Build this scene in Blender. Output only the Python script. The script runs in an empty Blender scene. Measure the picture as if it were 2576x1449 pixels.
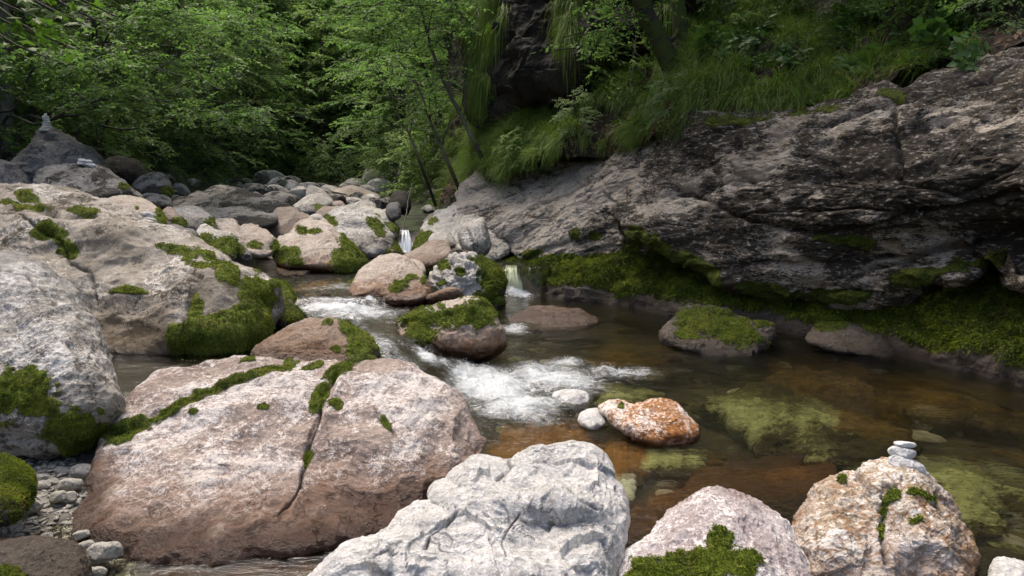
import bpy, math, random
import numpy as np
from mathutils import Vector
R = math.radians
sc = bpy.context.scene
C = bpy.context.scene.collection
rng = np.random.default_rng(7)

# ------------------------------------------------------------------ camera
F, CX, CY = 1678.0, 1288.0, 724.5
CAMZ, PITCH = 1.75, R(9)
SP, CP = math.sin(PITCH), math.cos(PITCH)

def pt(x, y, d):
    """photo pixel + depth -> world point (arrays ok)"""
    x = np.asarray(x, float); y = np.asarray(y, float); d = np.asarray(d, float)
    a = (x - CX) / F; b = -(y - CY) / F
    X = d * a
    Y = d * (CP + b * SP)
    Z = CAMZ + d * (-SP + b * CP)
    return np.stack(np.broadcast_arrays(X, Y, Z), -1)

def dwl(y, z=0.0):
    """depth at which the ray of row y meets height z"""
    return (CAMZ - z) / (SP + (np.asarray(y, float) - CY) / F * CP)

def gp(x, y, z=0.0):
    return pt(x, y, dwl(y, z))

cam = bpy.data.cameras.new('camera'); co = bpy.data.objects.new('camera', cam); C.objects.link(co)
co.location = (0, 0, CAMZ); co.rotation_euler = (R(90) - PITCH, 0, 0)
cam.sensor_width = 36; cam.lens = 36 * F / 2576; cam.clip_start = 0.05; cam.clip_end = 1000
sc.camera = co

# ------------------------------------------------------------------ noise
_pr = np.random.default_rng(11)
PERM = _pr.permutation(256).astype(np.int32)
PERM = np.concatenate([PERM, PERM])
VAL = _pr.random(256).astype(np.float32)

def vnoise(P):
    P = np.asarray(P, np.float32)
    I = np.floor(P).astype(np.int32); f = P - I
    u = f * f * f * (f * (f * 6 - 15) + 10)
    I &= 255
    x0, y0, z0 = I[..., 0], I[..., 1], I[..., 2]
    x1, y1, z1 = (x0 + 1) & 255, (y0 + 1) & 255, (z0 + 1) & 255
    A, B = PERM[x0], PERM[x1]
    AA, AB, BA, BB = PERM[A + y0], PERM[A + y1], PERM[B + y0], PERM[B + y1]
    def v(h, z): return VAL[PERM[h + z]]
    ux, uy, uz = u[..., 0], u[..., 1], u[..., 2]
    def lerp(a, b, t): return a + (b - a) * t
    lo = lerp(lerp(v(AA, z0), v(BA, z0), ux), lerp(v(AB, z0), v(BB, z0), ux), uy)
    hi = lerp(lerp(v(AA, z1), v(BA, z1), ux), lerp(v(AB, z1), v(BB, z1), ux), uy)
    return lerp(lo, hi, uz)

def fbm(P, f=1.0, octv=4, gain=0.5, off=0.0):
    P = np.asarray(P, np.float32) * f + off
    s = 0; a = 1; t = 0
    for k in range(octv):
        s = s + a * vnoise(P); t += a; a *= gain
        P = P * 2.03 + 17.3
    return s / t * 2 - 1          # about -1..1

def ridged(P, f=1.0, octv=4, off=0.0):
    P = np.asarray(P, np.float32) * f + off
    s = 0; a = 1; t = 0
    for k in range(octv):
        s = s + a * (1 - np.abs(vnoise(P) * 2 - 1) * 2); t += a; a *= 0.5
        P = P * 2.07 + 11.1
    return s / t

def cells(P, f=1.0, off=0.0):
    """distance to nearest and second nearest random site"""
    P = np.asarray(P, np.float32) * f + off
    I = np.floor(P).astype(np.int32); fr = P - I
    f1 = np.full(P.shape[:-1], 9.0, np.float32); f2 = f1.copy()
    for i in (-1, 0, 1):
        for j in (-1, 0, 1):
            for k in (-1, 0, 1):
                h = PERM[(PERM[(PERM[(I[..., 0] + i) & 255] + I[..., 1] + j) & 255] + I[..., 2] + k) & 255]
                dx = i + VAL[h] - fr[..., 0]; dy = j + VAL[(h + 85) & 255] - fr[..., 1]; dz = k + VAL[(h + 170) & 255] - fr[..., 2]
                d = np.sqrt(dx * dx + dy * dy + dz * dz)
                f2 = np.minimum(f2, np.maximum(f1, d)); f1 = np.minimum(f1, d)
    return f1, f2

def chips(P, f=1.0, off=0.0):
    """fractured look: every cell is a plane of its own tilt"""
    P = np.asarray(P, np.float32) * f + off
    I = np.floor(P).astype(np.int32); fr = P - I
    f1 = np.full(P.shape[:-1], 9.0, np.float32); t1 = np.zeros_like(f1)
    for i in (-1, 0, 1):
        for j in (-1, 0, 1):
            for k in (-1, 0, 1):
                h = PERM[(PERM[(PERM[(I[..., 0] + i) & 255] + I[..., 1] + j) & 255] + I[..., 2] + k) & 255]
                dx = i + VAL[h] - fr[..., 0]; dy = j + VAL[(h + 85) & 255] - fr[..., 1]; dz = k + VAL[(h + 170) & 255] - fr[..., 2]
                d = dx * dx + dy * dy + dz * dz
                t = dx * (VAL[(h + 31) & 255] * 2 - 1) + dy * (VAL[(h + 62) & 255] * 2 - 1) + dz * (VAL[(h + 93) & 255] * 2 - 1) + (VAL[(h + 124) & 255] - 0.5) * 0.7
                m = d < f1; f1 = np.where(m, d, f1); t1 = np.where(m, t, t1)
    return t1

def sstep(a, b, x):
    t = np.clip((x - a) / (b - a), 0, 1); return t * t * (3 - 2 * t)

# ------------------------------------------------------------------ mesh helpers
def mesh_np(name, V, Fc, smooth=True, vattr=None, fattr=None, mats=()):
    me = bpy.data.meshes.new(name)
    V = np.ascontiguousarray(V, np.float32).reshape(-1, 3); Fc = np.ascontiguousarray(Fc, np.int32)
    n, k = Fc.shape
    me.vertices.add(len(V)); me.vertices.foreach_set('co', V.ravel())
    me.loops.add(n * k); me.loops.foreach_set('vertex_index', Fc.ravel())
    me.polygons.add(n); me.polygons.foreach_set('loop_start', np.arange(n, dtype=np.int32) * k)
    me.polygons.foreach_set('use_smooth', np.full(n, smooth, bool))
    for nm, a in (vattr or {}).items():
        at = me.attributes.new(nm, 'FLOAT', 'POINT'); at.data.foreach_set('value', np.ascontiguousarray(a, np.float32).ravel())
    for nm, a in (fattr or {}).items():
        at = me.attributes.new(nm, 'FLOAT', 'FACE'); at.data.foreach_set('value', np.ascontiguousarray(a, np.float32).ravel())
    for m in mats: me.materials.append(m)
    me.update(calc_edges=True); me.validate()
    return me

def vnormals(V, Fc):
    a = V[Fc[:, 0]]; b = V[Fc[:, 1]]; c = V[Fc[:, 2]]
    if Fc.shape[1] == 4:
        n = np.cross(c - a, V[Fc[:, 3]] - b)
    else:
        n = np.cross(b - a, c - a)
    N = np.zeros_like(V)
    for ax in range(3):
        N[:, ax] = sum(np.bincount(Fc[:, k], n[:, ax], len(V)) for k in range(Fc.shape[1]))
    return N / (np.linalg.norm(N, axis=1, keepdims=True) + 1e-9)

def link(o, parent=None):
    C.objects.link(o)
    if parent is not None: o.parent = parent
    return o

def ob(name, me, loc=(0, 0, 0), parent=None):
    o = bpy.data.objects.new(name, me); o.location = loc
    return link(o, parent)

def tag(o, label=None, cat=None, group=None, kind=None):
    if label: o['label'] = label
    if cat: o['category'] = cat
    if group: o['group'] = group
    if kind: o['kind'] = kind
    return o

def catmull(P, n, closed=True):
    P = np.asarray(P, float); m = len(P)
    if closed:
        idx = np.arange(m); p0, p1, p2, p3 = P[idx - 1], P, P[(idx + 1) % m], P[(idx + 2) % m]
    else:
        E = np.vstack([2 * P[0] - P[1], P, 2 * P[-1] - P[-2]])
        p0, p1, p2, p3 = E[:-3], E[1:-2], E[2:-1], E[3:]
    t = np.linspace(0, 1, 12, endpoint=False)[None, :, None]
    a, b, c, d = p0[:, None], p1[:, None], p2[:, None], p3[:, None]
    q = 0.5 * (2 * b + (c - a) * t + (2 * a - 5 * b + 4 * c - d) * t ** 2 + (-a + 3 * b - 3 * c + d) * t ** 3)
    q = q.reshape(-1, P.shape[1])
    q = np.vstack([q, P[:1] if closed else P[-1:]])
    s = np.r_[0, np.cumsum(np.linalg.norm(np.diff(q[:, :2], axis=0), axis=1))]
    u = np.linspace(0, s[-1], n, endpoint=not closed)
    return np.stack([np.interp(u, s, q[:, k]) for k in range(P.shape[1])], 1)

# ------------------------------------------------------------------ node helper
class NT:
    def __init__(self, name):
        self.m = bpy.data.materials.new(name); self.m.use_nodes = True
        self.t = self.m.node_tree; self.t.nodes.clear()
        self.out = self.n('ShaderNodeOutputMaterial')
    def n(self, ty, **kw):
        nd = self.t.nodes.new(ty)
        for k, v in kw.items():
            if k.startswith('i_'):
                key = k[2:]; key = int(key) if key.isdigit() else key.replace('_', ' ')
                self.set(nd.inputs[key], v)
            else: setattr(nd, k, v)
        return nd
    def set(self, sock, v):
        if isinstance(v, bpy.types.NodeSocket): self.t.links.new(v, sock)
        else:
            if sock.type == 'RGBA' and len(v) == 3: v = (*v, 1)
            sock.default_value = v
    def noise(self, vec, scale, detail=6, rough=0.55, dist=0.0):
        nd = self.n('ShaderNodeTexNoise', i_Scale=scale, i_Detail=detail, i_Roughness=rough, i_Distortion=dist)
        self.t.links.new(vec, nd.inputs['Vector']); return nd.outputs[0]
    def ramp(self, v, a, b, c0=0.0, c1=1.0, smooth=True):
        nd = self.n('ShaderNodeMapRange', interpolation_type='SMOOTHSTEP' if smooth else 'LINEAR')
        self.set(nd.inputs[0], v); self.set(nd.inputs[1], a); self.set(nd.inputs[2], b); self.set(nd.inputs[3], c0); self.set(nd.inputs[4], c1)
        return nd.outputs[0]
    def math(self, op, a, b=0.0, clamp=False):
        nd = self.n('ShaderNodeMath', operation=op, use_clamp=clamp); self.set(nd.inputs[0], a); self.set(nd.inputs[1], b); return nd.outputs[0]
    def mix(self, f, a, b, blend='MIX'):
        nd = self.n('ShaderNodeMix', data_type='RGBA', blend_type=blend)
        self.set(nd.inputs[0], f); self.set(nd.inputs[6], a); self.set(nd.inputs[7], b); return nd.outputs[2]
    def attr(self, name):
        return self.n('ShaderNodeAttribute', attribute_name=name).outputs['Fac']
    def mapping(self, scale=(1, 1, 1), rot=(0, 0, 0), loc=(0, 0, 0), coord='Object'):
        tc = self.n('ShaderNodeTexCoord'); mp = self.n('ShaderNodeMapping')
        mp.inputs['Scale'].default_value = scale; mp.inputs['Rotation'].default_value = rot; mp.inputs['Location'].default_value = loc
        self.t.links.new(tc.outputs[coord], mp.inputs[0]); return mp.outputs[0]
    def bump(self, h, strength=0.5, dist=0.02, nrm=None):
        nd = self.n('ShaderNodeBump'); nd.inputs['Strength'].default_value = strength; nd.inputs['Distance'].default_value = dist
        self.t.links.new(h, nd.inputs['Height'])
        if nrm is not None: self.t.links.new(nrm, nd.inputs['Normal'])
        return nd.outputs[0]
    def done(self, shader):
        self.t.links.new(shader, self.out.inputs['Surface']); return self.m

MOSS_D, MOSS_L, MOSS_Y = (0.045, 0.06, 0.008), (0.13, 0.175, 0.014), (0.21, 0.20, 0.03)

def rock_mat(name, a, b, dark=(0.035, 0.03, 0.024), dark_amt=0.3, crust=None, crust_amt=0.0, stain=(0.20, 0.09, 0.03),
             stain_h=0.25, stain_amt=0.6, wet_h=0.09, spot=9.0, aniso=(1, 1, 1), rot=(0, 0, 0), bump=0.6, speck=0.0, vein=0.0, veincol=(0.25, 0.12, 0.04), rough=0.85, sc=1.0, soil=0.0, soilcol=(0.10, 0.08, 0.045)):
    g = NT(name)
    v = g.mapping(tuple(k * sc for k in aniso), rot)
    v0 = g.mapping((sc, sc, sc))
    nb = g.noise(v0, 1.3, 4, 0.55)
    nm = g.noise(v, spot * 0.7, 9, 0.68, 0.15)
    n2 = g.noise(v, spot * 4.0, 6, 0.7)
    nv = g.noise(v, spot * 13, 4, 0.6)
    base = g.math('ADD', g.math('MULTIPLY', nb, 0.5), g.math('MULTIPLY', nm, 0.5))
    col = g.mix(g.ramp(base, 0.38, 0.62), a, b)
    gr = g.math('MULTIPLY', g.ramp(n2, 0.28, 0.72, 0.66, 1.22, False), g.ramp(nv, 0.3, 0.7, 0.74, 1.2, False))
    gc = g.n('ShaderNodeCombineColor'); [g.set(gc.inputs[k], gr) for k in range(3)]
    if crust is not None:
        c1 = g.math('ADD', g.math('ADD', g.math('MULTIPLY', nm, 0.40), g.math('MULTIPLY', n2, 0.38)), g.math('MULTIPLY', nv, 0.22))
        c2 = g.noise(v0, 1.7, 3, 0.5)
        th = g.ramp(c2, 0.28, 0.72, 0.585 - crust_amt * 0.13, 0.585 - crust_amt * 0.01)
        col = g.mix(g.ramp(g.math('SUBTRACT', c1, th), -0.02, 0.085, 0, 0.92), col, crust)
    if soil:
        so_ = g.math('ADD', g.math('MULTIPLY', g.noise(v0, 0.9, 5, 0.6), 0.75), g.math('MULTIPLY', n2, 0.25))
        col = g.mix(g.ramp(so_, 0.62 - soil * 0.18, 0.74 - soil * 0.14, 0, 0.75), col, soilcol)
    col = g.mix(1.0, col, gc.outputs[0], 'MULTIPLY')
    if dark_amt:
        d1 = g.math('ADD', g.math('MULTIPLY', g.noise(v, spot, 10, 0.72, 0.2), 0.62), g.math('MULTIPLY', g.noise(v, spot * 5.5, 5, 0.65), 0.38))
        d2 = g.noise(v0, 1.1, 3, 0.5)
        th = g.ramp(d2, 0.3, 0.7, 0.70 - dark_amt * 0.10, 0.64 - dark_amt * 0.22)
        col = g.mix(g.ramp(g.math('SUBTRACT', d1, th), -0.01, 0.06, 0, 0.92), col, dark)
    if speck:
        s1 = g.noise(v, spot * 2.6, 6, 0.62)
        col = g.mix(g.ramp(s1, 0.55, 0.66, 0, speck), col, crust or (0.45, 0.43, 0.39))
    if vein:
        vo = g.n('ShaderNodeTexVoronoi', feature='DISTANCE_TO_EDGE', i_Scale=9.0)
        w = g.noise(v0, 5.0, 5, 0.6)
        vv = g.n('ShaderNodeVectorMath', operation='ADD'); g.t.links.new(v0, vv.inputs[0])
        wv = g.n('ShaderNodeCombineXYZ'); g.set(wv.inputs[0], g.math('MULTIPLY', w, 0.35)); g.set(wv.inputs[2], g.math('MULTIPLY', w, -0.3)); g.t.links.new(wv.outputs[0], vv.inputs[1])
        g.t.links.new(vv.outputs[0], vo.inputs['Vector'])
        e = g.ramp(vo.outputs['Distance'], 0.0, g.ramp(g.noise(v0, 2.0, 4), 0.35, 0.7, 0.02, 0.22), vein, 0.0)
        col = g.mix(e, col, veincol)
    # hairline cracks
    vc = g.n('ShaderNodeTexVoronoi', feature='DISTANCE_TO_EDGE', i_Scale=2.6)
    va = g.n('ShaderNodeVectorMath', operation='ADD'); g.t.links.new(v, va.inputs[0])
    wc = g.n('ShaderNodeTexNoise', i_Scale=3.5, i_Detail=6, i_Roughness=0.65); g.t.links.new(v0, wc.inputs['Vector'])
    ws = g.n('ShaderNodeVectorMath', operation='SCALE'); g.t.links.new(wc.outputs['Color'], ws.inputs[0]); ws.inputs['Scale'].default_value = 0.55
    g.t.links.new(ws.outputs[0], va.inputs[1]); g.t.links.new(va.outputs[0], vc.inputs['Vector'])
    cr = g.math('MULTIPLY', g.ramp(vc.outputs['Distance'], 0.0, 0.016, 1.0, 0.0), g.ramp(g.noise(v0, 2.1, 3, 0.5), 0.48, 0.62))
    col = g.mix(g.math('MULTIPLY', cr, 0.65), col, (0.05, 0.04, 0.03))
    hz = g.attr('hz')
    n3 = g.noise(v0, 3.0, 8, 0.65)
    hn = g.math('ADD', hz, g.math('MULTIPLY', g.math('SUBTRACT', n3, 0.5), stain_h * 1.6))
    col = g.mix(g.ramp(hn, 0.0, stain_h, stain_amt, 0.0), col, g.mix(g.noise(v0, 14, 6, 0.7), stain, tuple(k * 0.45 for k in stain)))
    wet = g.ramp(g.math('ADD', hz, g.math('MULTIPLY', g.math('SUBTRACT', n3, 0.5), wet_h)), wet_h * 0.3, wet_h * 1.2, 1.0, 0.0)
    col = g.mix(wet, col, g.mix(1.0, col, (0.30, 0.25, 0.21), 'MULTIPLY'))
    crk = g.attr('crack')
    col = g.mix(g.math('MULTIPLY', crk, 0.6, True), col, (0.03, 0.025, 0.018))
    # moss
    mn = g.noise(v0, 38, 6, 0.7); mn2 = g.noise(v0, 5, 4, 0.6)
    mc = g.mix(g.ramp(mn, 0.35, 0.7), MOSS_D, MOSS_L); mc = g.mix(g.ramp(mn2, 0.5, 0.75, 0, 0.6), mc, MOSS_Y); mc = g.mix(g.ramp(g.noise(v0, 9, 5, 0.65), 0.54, 0.68, 0, 0.75), mc, (0.065, 0.05, 0.02))
    ms = g.attr('moss')
    mf = g.math('ADD', g.math('MULTIPLY', g.math('SUBTRACT', mn, 0.5), 1.2), g.math('MULTIPLY', g.math('SUBTRACT', g.noise(v0, 13, 5, 0.65), 0.5), 1.1))
    film = g.ramp(g.math('ADD', ms, mf), 0.12, 0.75, 0.0, 0.8)
    film = g.math('MULTIPLY', film, g.ramp(ms, 0.02, 0.25))
    col = g.mix(film, col, g.mix(g.noise(v0, 9, 4, 0.6), (0.035, 0.032, 0.012), (0.085, 0.075, 0.022)))
    mm = g.ramp(g.math('ADD', ms, mf), 0.42, 0.70)
    col = g.mix(mm, col, mc)
    bs = g.n('ShaderNodeBsdfPrincipled')
    g.set(bs.inputs['Base Color'], col)
    rg = g.math('SUBTRACT', rough, g.math('MULTIPLY', wet, rough - 0.22)); rg = g.math('MAXIMUM', rg, g.math('MULTIPLY', mm, 0.9))
    g.set(bs.inputs['Roughness'], rg); g.set(bs.inputs['Specular IOR Level'], g.ramp(wet, 0, 1, 0.25, 0.5))
    h = g.math('ADD', g.math('MULTIPLY', nm, 1.0), g.math('ADD', g.math('MULTIPLY', n2, 0.5), g.math('MULTIPLY', g.math('SUBTRACT', nv, g.math('MULTIPLY', cr, 2.5)), 0.22)))
    h = g.math('ADD', h, g.math('MULTIPLY', g.math('MULTIPLY', mm, mn), 1.5))
    g.set(bs.inputs['Normal'], g.bump(h, bump, 0.05))
    return g.done(bs.outputs[0])

def leaf_mat(name, a, b, c, trans=0.45, rough=0.5):
    g = NT(name)
    lv = g.attr('lv'); oi = g.n('ShaderNodeObjectInfo')
    col = g.mix(g.ramp(lv, 0.0, 0.75), a, b); col = g.mix(g.ramp(lv, 0.8, 1.0, 0, 0.9), col, c)
    col = g.mix(g.ramp(oi.outputs['Random'], 0, 1, 0.0, 0.35, False), col, b)
    bs = g.n('ShaderNodeBsdfPrincipled', i_Roughness=rough); g.set(bs.inputs['Base Color'], col); bs.inputs['Specular IOR Level'].default_value = 0.3
    tr = g.n('ShaderNodeBsdfTranslucent'); g.set(tr.inputs[0], g.mix(1.0, col, (1.02, 1.28, 0.62), 'MULTIPLY'))
    mx = g.n('ShaderNodeMixShader'); mx.inputs[0].default_value = trans
    g.t.links.new(bs.outputs[0], mx.inputs[1]); g.t.links.new(tr.outputs[0], mx.inputs[2])
    return g.done(mx.outputs[0])

def bark_mat(name, a, b, moss=0.0):
    g = NT(name); v = g.mapping((6, 6, 1.5)); v0 = g.mapping()
    col = g.mix(g.ramp(g.noise(v, 3, 8, 0.7), 0.35, 0.65), a, b)
    if moss: col = g.mix(g.ramp(g.noise(v0, 4, 6, 0.6), 0.62 - moss * 0.3, 0.7 - moss * 0.25), col, MOSS_D)
    bs = g.n('ShaderNodeBsdfPrincipled', i_Roughness=0.9); g.set(bs.inputs['Base Color'], col)
    g.set(bs.inputs['Normal'], g.bump(g.noise(v, 6, 10, 0.7), 0.7, 0.03))
    return g.done(bs.outputs[0])

def soil_mat(name, a, b, c, green=None):
    g = NT(name); v = g.mapping()
    col = g.mix(g.ramp(g.noise(v, 1.2, 8, 0.65), 0.35, 0.65), a, b)
    if green: col = g.mix(g.ramp(g.noise(v, 2.3, 8, 0.7), 0.45, 0.6), col, green)
    col = g.mix(g.ramp(g.noise(v, 22, 8, 0.7), 0.56, 0.66, 0, 0.8), col, c)
    col = g.mix(g.ramp(g.attr('moss'), 0.3, 0.7), col, g.mix(g.noise(v, 30, 6, 0.7), MOSS_D, MOSS_L))
    bs = g.n('ShaderNodeBsdfPrincipled', i_Roughness=0.95); g.set(bs.inputs['Base Color'], col)
    g.set(bs.inputs['Normal'], g.bump(g.noise(v, 14, 10, 0.7), 0.9, 0.08))
    return g.done(bs.outputs[0])

def moss_mat():
    g = NT('moss')
    lv = g.attr('lv')
    col = g.mix(lv, (0.036, 0.056, 0.008), (0.20, 0.26, 0.02)); col = g.mix(g.ramp(lv, 0.75, 1.0, 0, 0.7), col, (0.27, 0.26, 0.035))
    v = g.mapping(); col = g.mix(g.ramp(g.noise(v, 8, 5, 0.65), 0.50, 0.68, 0, 0.7), col, (0.085, 0.07, 0.02))
    bs = g.n('ShaderNodeBsdfPrincipled', i_Roughness=0.8); g.set(bs.inputs['Base Color'], col); bs.inputs['Specular IOR Level'].default_value = 0.15
    tr = g.n('ShaderNodeBsdfTranslucent'); g.set(tr.inputs[0], col)
    mx = g.n('ShaderNodeMixShader'); mx.inputs[0].default_value = 0.3
    g.t.links.new(bs.outputs[0], mx.inputs[1]); g.t.links.new(tr.outputs[0], mx.inputs[2])
    return g.done(mx.outputs[0])
M = {}
M['moss'] = moss_mat()
# ------------------------------------------------------------------ moss tufts (a part of the rock they grow on)
def tufts(V, Fc, m, parent, loc, length, dens, seed, cap=30000, droop=0.5, ids=None):
    r = np.random.default_rng(seed)
    fm = m[Fc].mean(1)
    a = V[Fc[:, 0]]; b = V[Fc[:, 1]]; c = V[Fc[:, 2]]; d = V[Fc[:, -1]]
    nn = np.cross(c - a, d - b); ar = np.linalg.norm(nn, axis=1) * 0.5
    nn = nn / (ar[:, None] * 2 + 1e-12)
    cen = (a + c) * 0.5
    facing = ((np.array([0, 0, CAMZ]) - loc - cen) * nn).sum(1) > -0.35 * np.linalg.norm(cen + loc - np.array([0, 0, CAMZ]), axis=1)
    w = ar * np.clip((fm - 0.2) / 0.75, 0, 1) ** 1.7 * facing
    tot = w.sum()
    if tot <= 0: return None
    n = int(min(cap, dens * tot))
    if n < 30: return None
    f = r.choice(len(Fc), n, p=w / tot)
    u, v = r.random((n, 1)), r.random((n, 1))
    P = (a[f] * (1 - u) + b[f] * u) * (1 - v) + (d[f] * (1 - u) + c[f] * u) * v
    N = nn[f] + r.normal(0, 0.55, (n, 3)); N[:, 2] -= droop * r.random(n); N /= np.linalg.norm(N, axis=1, keepdims=True)
    L = length * (0.5 + r.random((n, 1)))
    S = np.cross(N, r.normal(0, 1, (n, 3))); S /= np.linalg.norm(S, axis=1, keepdims=True) + 1e-9
    W = L * 0.22
    tip = P + N * L; tip[:, 2:] -= L * 0.25
    mid = P + N * L * 0.5
    Vv = np.stack([P - S * W * .5, mid - S * W, tip, mid + S * W], 1).reshape(-1, 3)
    Fq = np.arange(n * 4, dtype=np.int32).reshape(-1, 4)
    clump = vnoise(P * 9.0 + 3.1)
    lv = np.clip(0.5 + 1.1 * (clump - 0.5) + 0.9 * (vnoise(P * 2.7 + 8) - 0.5) + r.normal(0, 0.15, n), 0, 1)
    fid = np.zeros(n, int) if ids is None else ids[Fc[f, 0]]
    for k in np.unique(fid):
        sel = np.where(fid == k)[0]
        if len(sel) < 25 and len(sel) < n: continue
        me = mesh_np('moss', Vv.reshape(-1, 4, 3)[sel].reshape(-1, 3), Fq[:len(sel)], False, fattr={'lv': lv[sel]}, mats=[M['moss']])
        ob('moss', me, (0, 0, 0), parent)

def patches(x, y, lst):
    """which separate moss patch a point belongs to"""
    n = len(lst); par = list(range(n))
    def find(a):
        while par[a] != a: a = par[a]
        return a
    def rho(e, px, py):
        ro = R(e[4]) if len(e) > 4 else 0; dx, dy = px - e[0], py - e[1]
        return np.hypot((dx * math.cos(ro) + dy * math.sin(ro)) / e[2], (-dx * math.sin(ro) + dy * math.cos(ro)) / e[3])
    for i in range(n):
        for j in range(i):
            t = np.linspace(0, 1, 21); px = lst[i][0] + (lst[j][0] - lst[i][0]) * t; py = lst[i][1] + (lst[j][1] - lst[i][1]) * t
            if np.minimum(rho(lst[i], px, py), rho(lst[j], px, py)).max() < 1.25: par[find(i)] = find(j)
    root = np.array([find(i) for i in range(n)])
    return root[np.argmin(np.stack([rho(e, x, y) for e in lst]), 0)]

def ell(x, y, lst, nz):
    m = np.full(x.shape, -1.0)
    for e in lst:
        cx, cy, rx, ry = e[:4]; ro = R(e[4]) if len(e) > 4 else 0
        dx, dy = x - cx, y - cy
        a = (dx * math.cos(ro) + dy * math.sin(ro)) / rx; b = (-dx * math.sin(ro) + dy * math.cos(ro)) / ry
        m = np.maximum(m, 1 - np.sqrt(a * a + b * b))
    return sstep(-0.3, 0.3, m + nz * 0.62)

def polyline_d(x, y, pl):
    best = np.full(x.shape, 1e9)
    for (x0, y0), (x1, y1) in zip(pl[:-1], pl[1:]):
        ax, ay = x1 - x0, y1 - y0
        t = np.clip(((x - x0) * ax + (y - y0) * ay) / (ax * ax + ay * ay + 1e-9), 0, 1)
        best = np.minimum(best, np.hypot(x - x0 - t * ax, y - y0 - t * ay))
    return best

def tps(cc, x, y, lam=0.02):
    """thin plate surface through control depths"""
    c = cc[:, :2] / 1000.0; n = len(c)
    K = lambda r2: 0.5 * r2 * np.log(r2 + 1e-9)
    A = np.zeros((n + 3, n + 3)); A[:n, :n] = K(((c[:, None] - c[None]) ** 2).sum(2)) + lam * 0.01 * np.eye(n)
    A[:n, n] = 1; A[:n, n + 1:] = c; A[n:, :n] = A[:n, n:].T
    w = np.linalg.solve(A, np.r_[cc[:, 2], 0, 0, 0])
    out = w[n] + w[n + 1] * x / 1000 + w[n + 2] * y / 1000
    for k in range(n): out = out + w[k] * K((x / 1000 - c[k, 0]) ** 2 + (y / 1000 - c[k, 1]) ** 2)
    return np.clip(out, cc[:, 2].min() - 0.8, cc[:, 2].max() + 0.8)

def beds(V, amp, freq, dip, off):
    """limestone beds: layers of uneven thickness that step in and out, with a crease between them"""
    t = (V[:, 2] + dip * V[:, 0]) * freq + 0.55 * fbm(V, 0.55, 3, off=off) + 0.16 * fbm(V, 3.0, 3, off=off + 1)
    t = t + 0.35 * np.sin(t * 2.1 + 1.0)
    c = np.floor(t); fr = t - c
    h = VAL[(c.astype(int) * 37 + 11) & 255]; h2 = VAL[(c.astype(int) * 53 + 90) & 255]
    q = np.stack([V[:, 0] * 0.9, V[:, 1] * 0.9, c * 7.7], -1)
    lev = (h - 0.5) + 0.9 * fbm(q, 0.7, 3, off=off)
    nxt = (VAL[((c.astype(int) + 1) * 37 + 11) & 255] - 0.5) + 0.9 * fbm(q + [0, 0, 7.7], 0.7, 3, off=off)
    k = sstep(0.78, 1.0, fr)
    crease = np.exp(-(np.minimum(fr, 1 - fr) / 0.06) ** 2) * sstep(0.35, 0.7, h2 + 0.5 * fbm(q, 1.3, 2))
    return amp * (lev * (1 - k) + nxt * k) - amp * 0.9 * crease

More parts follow.
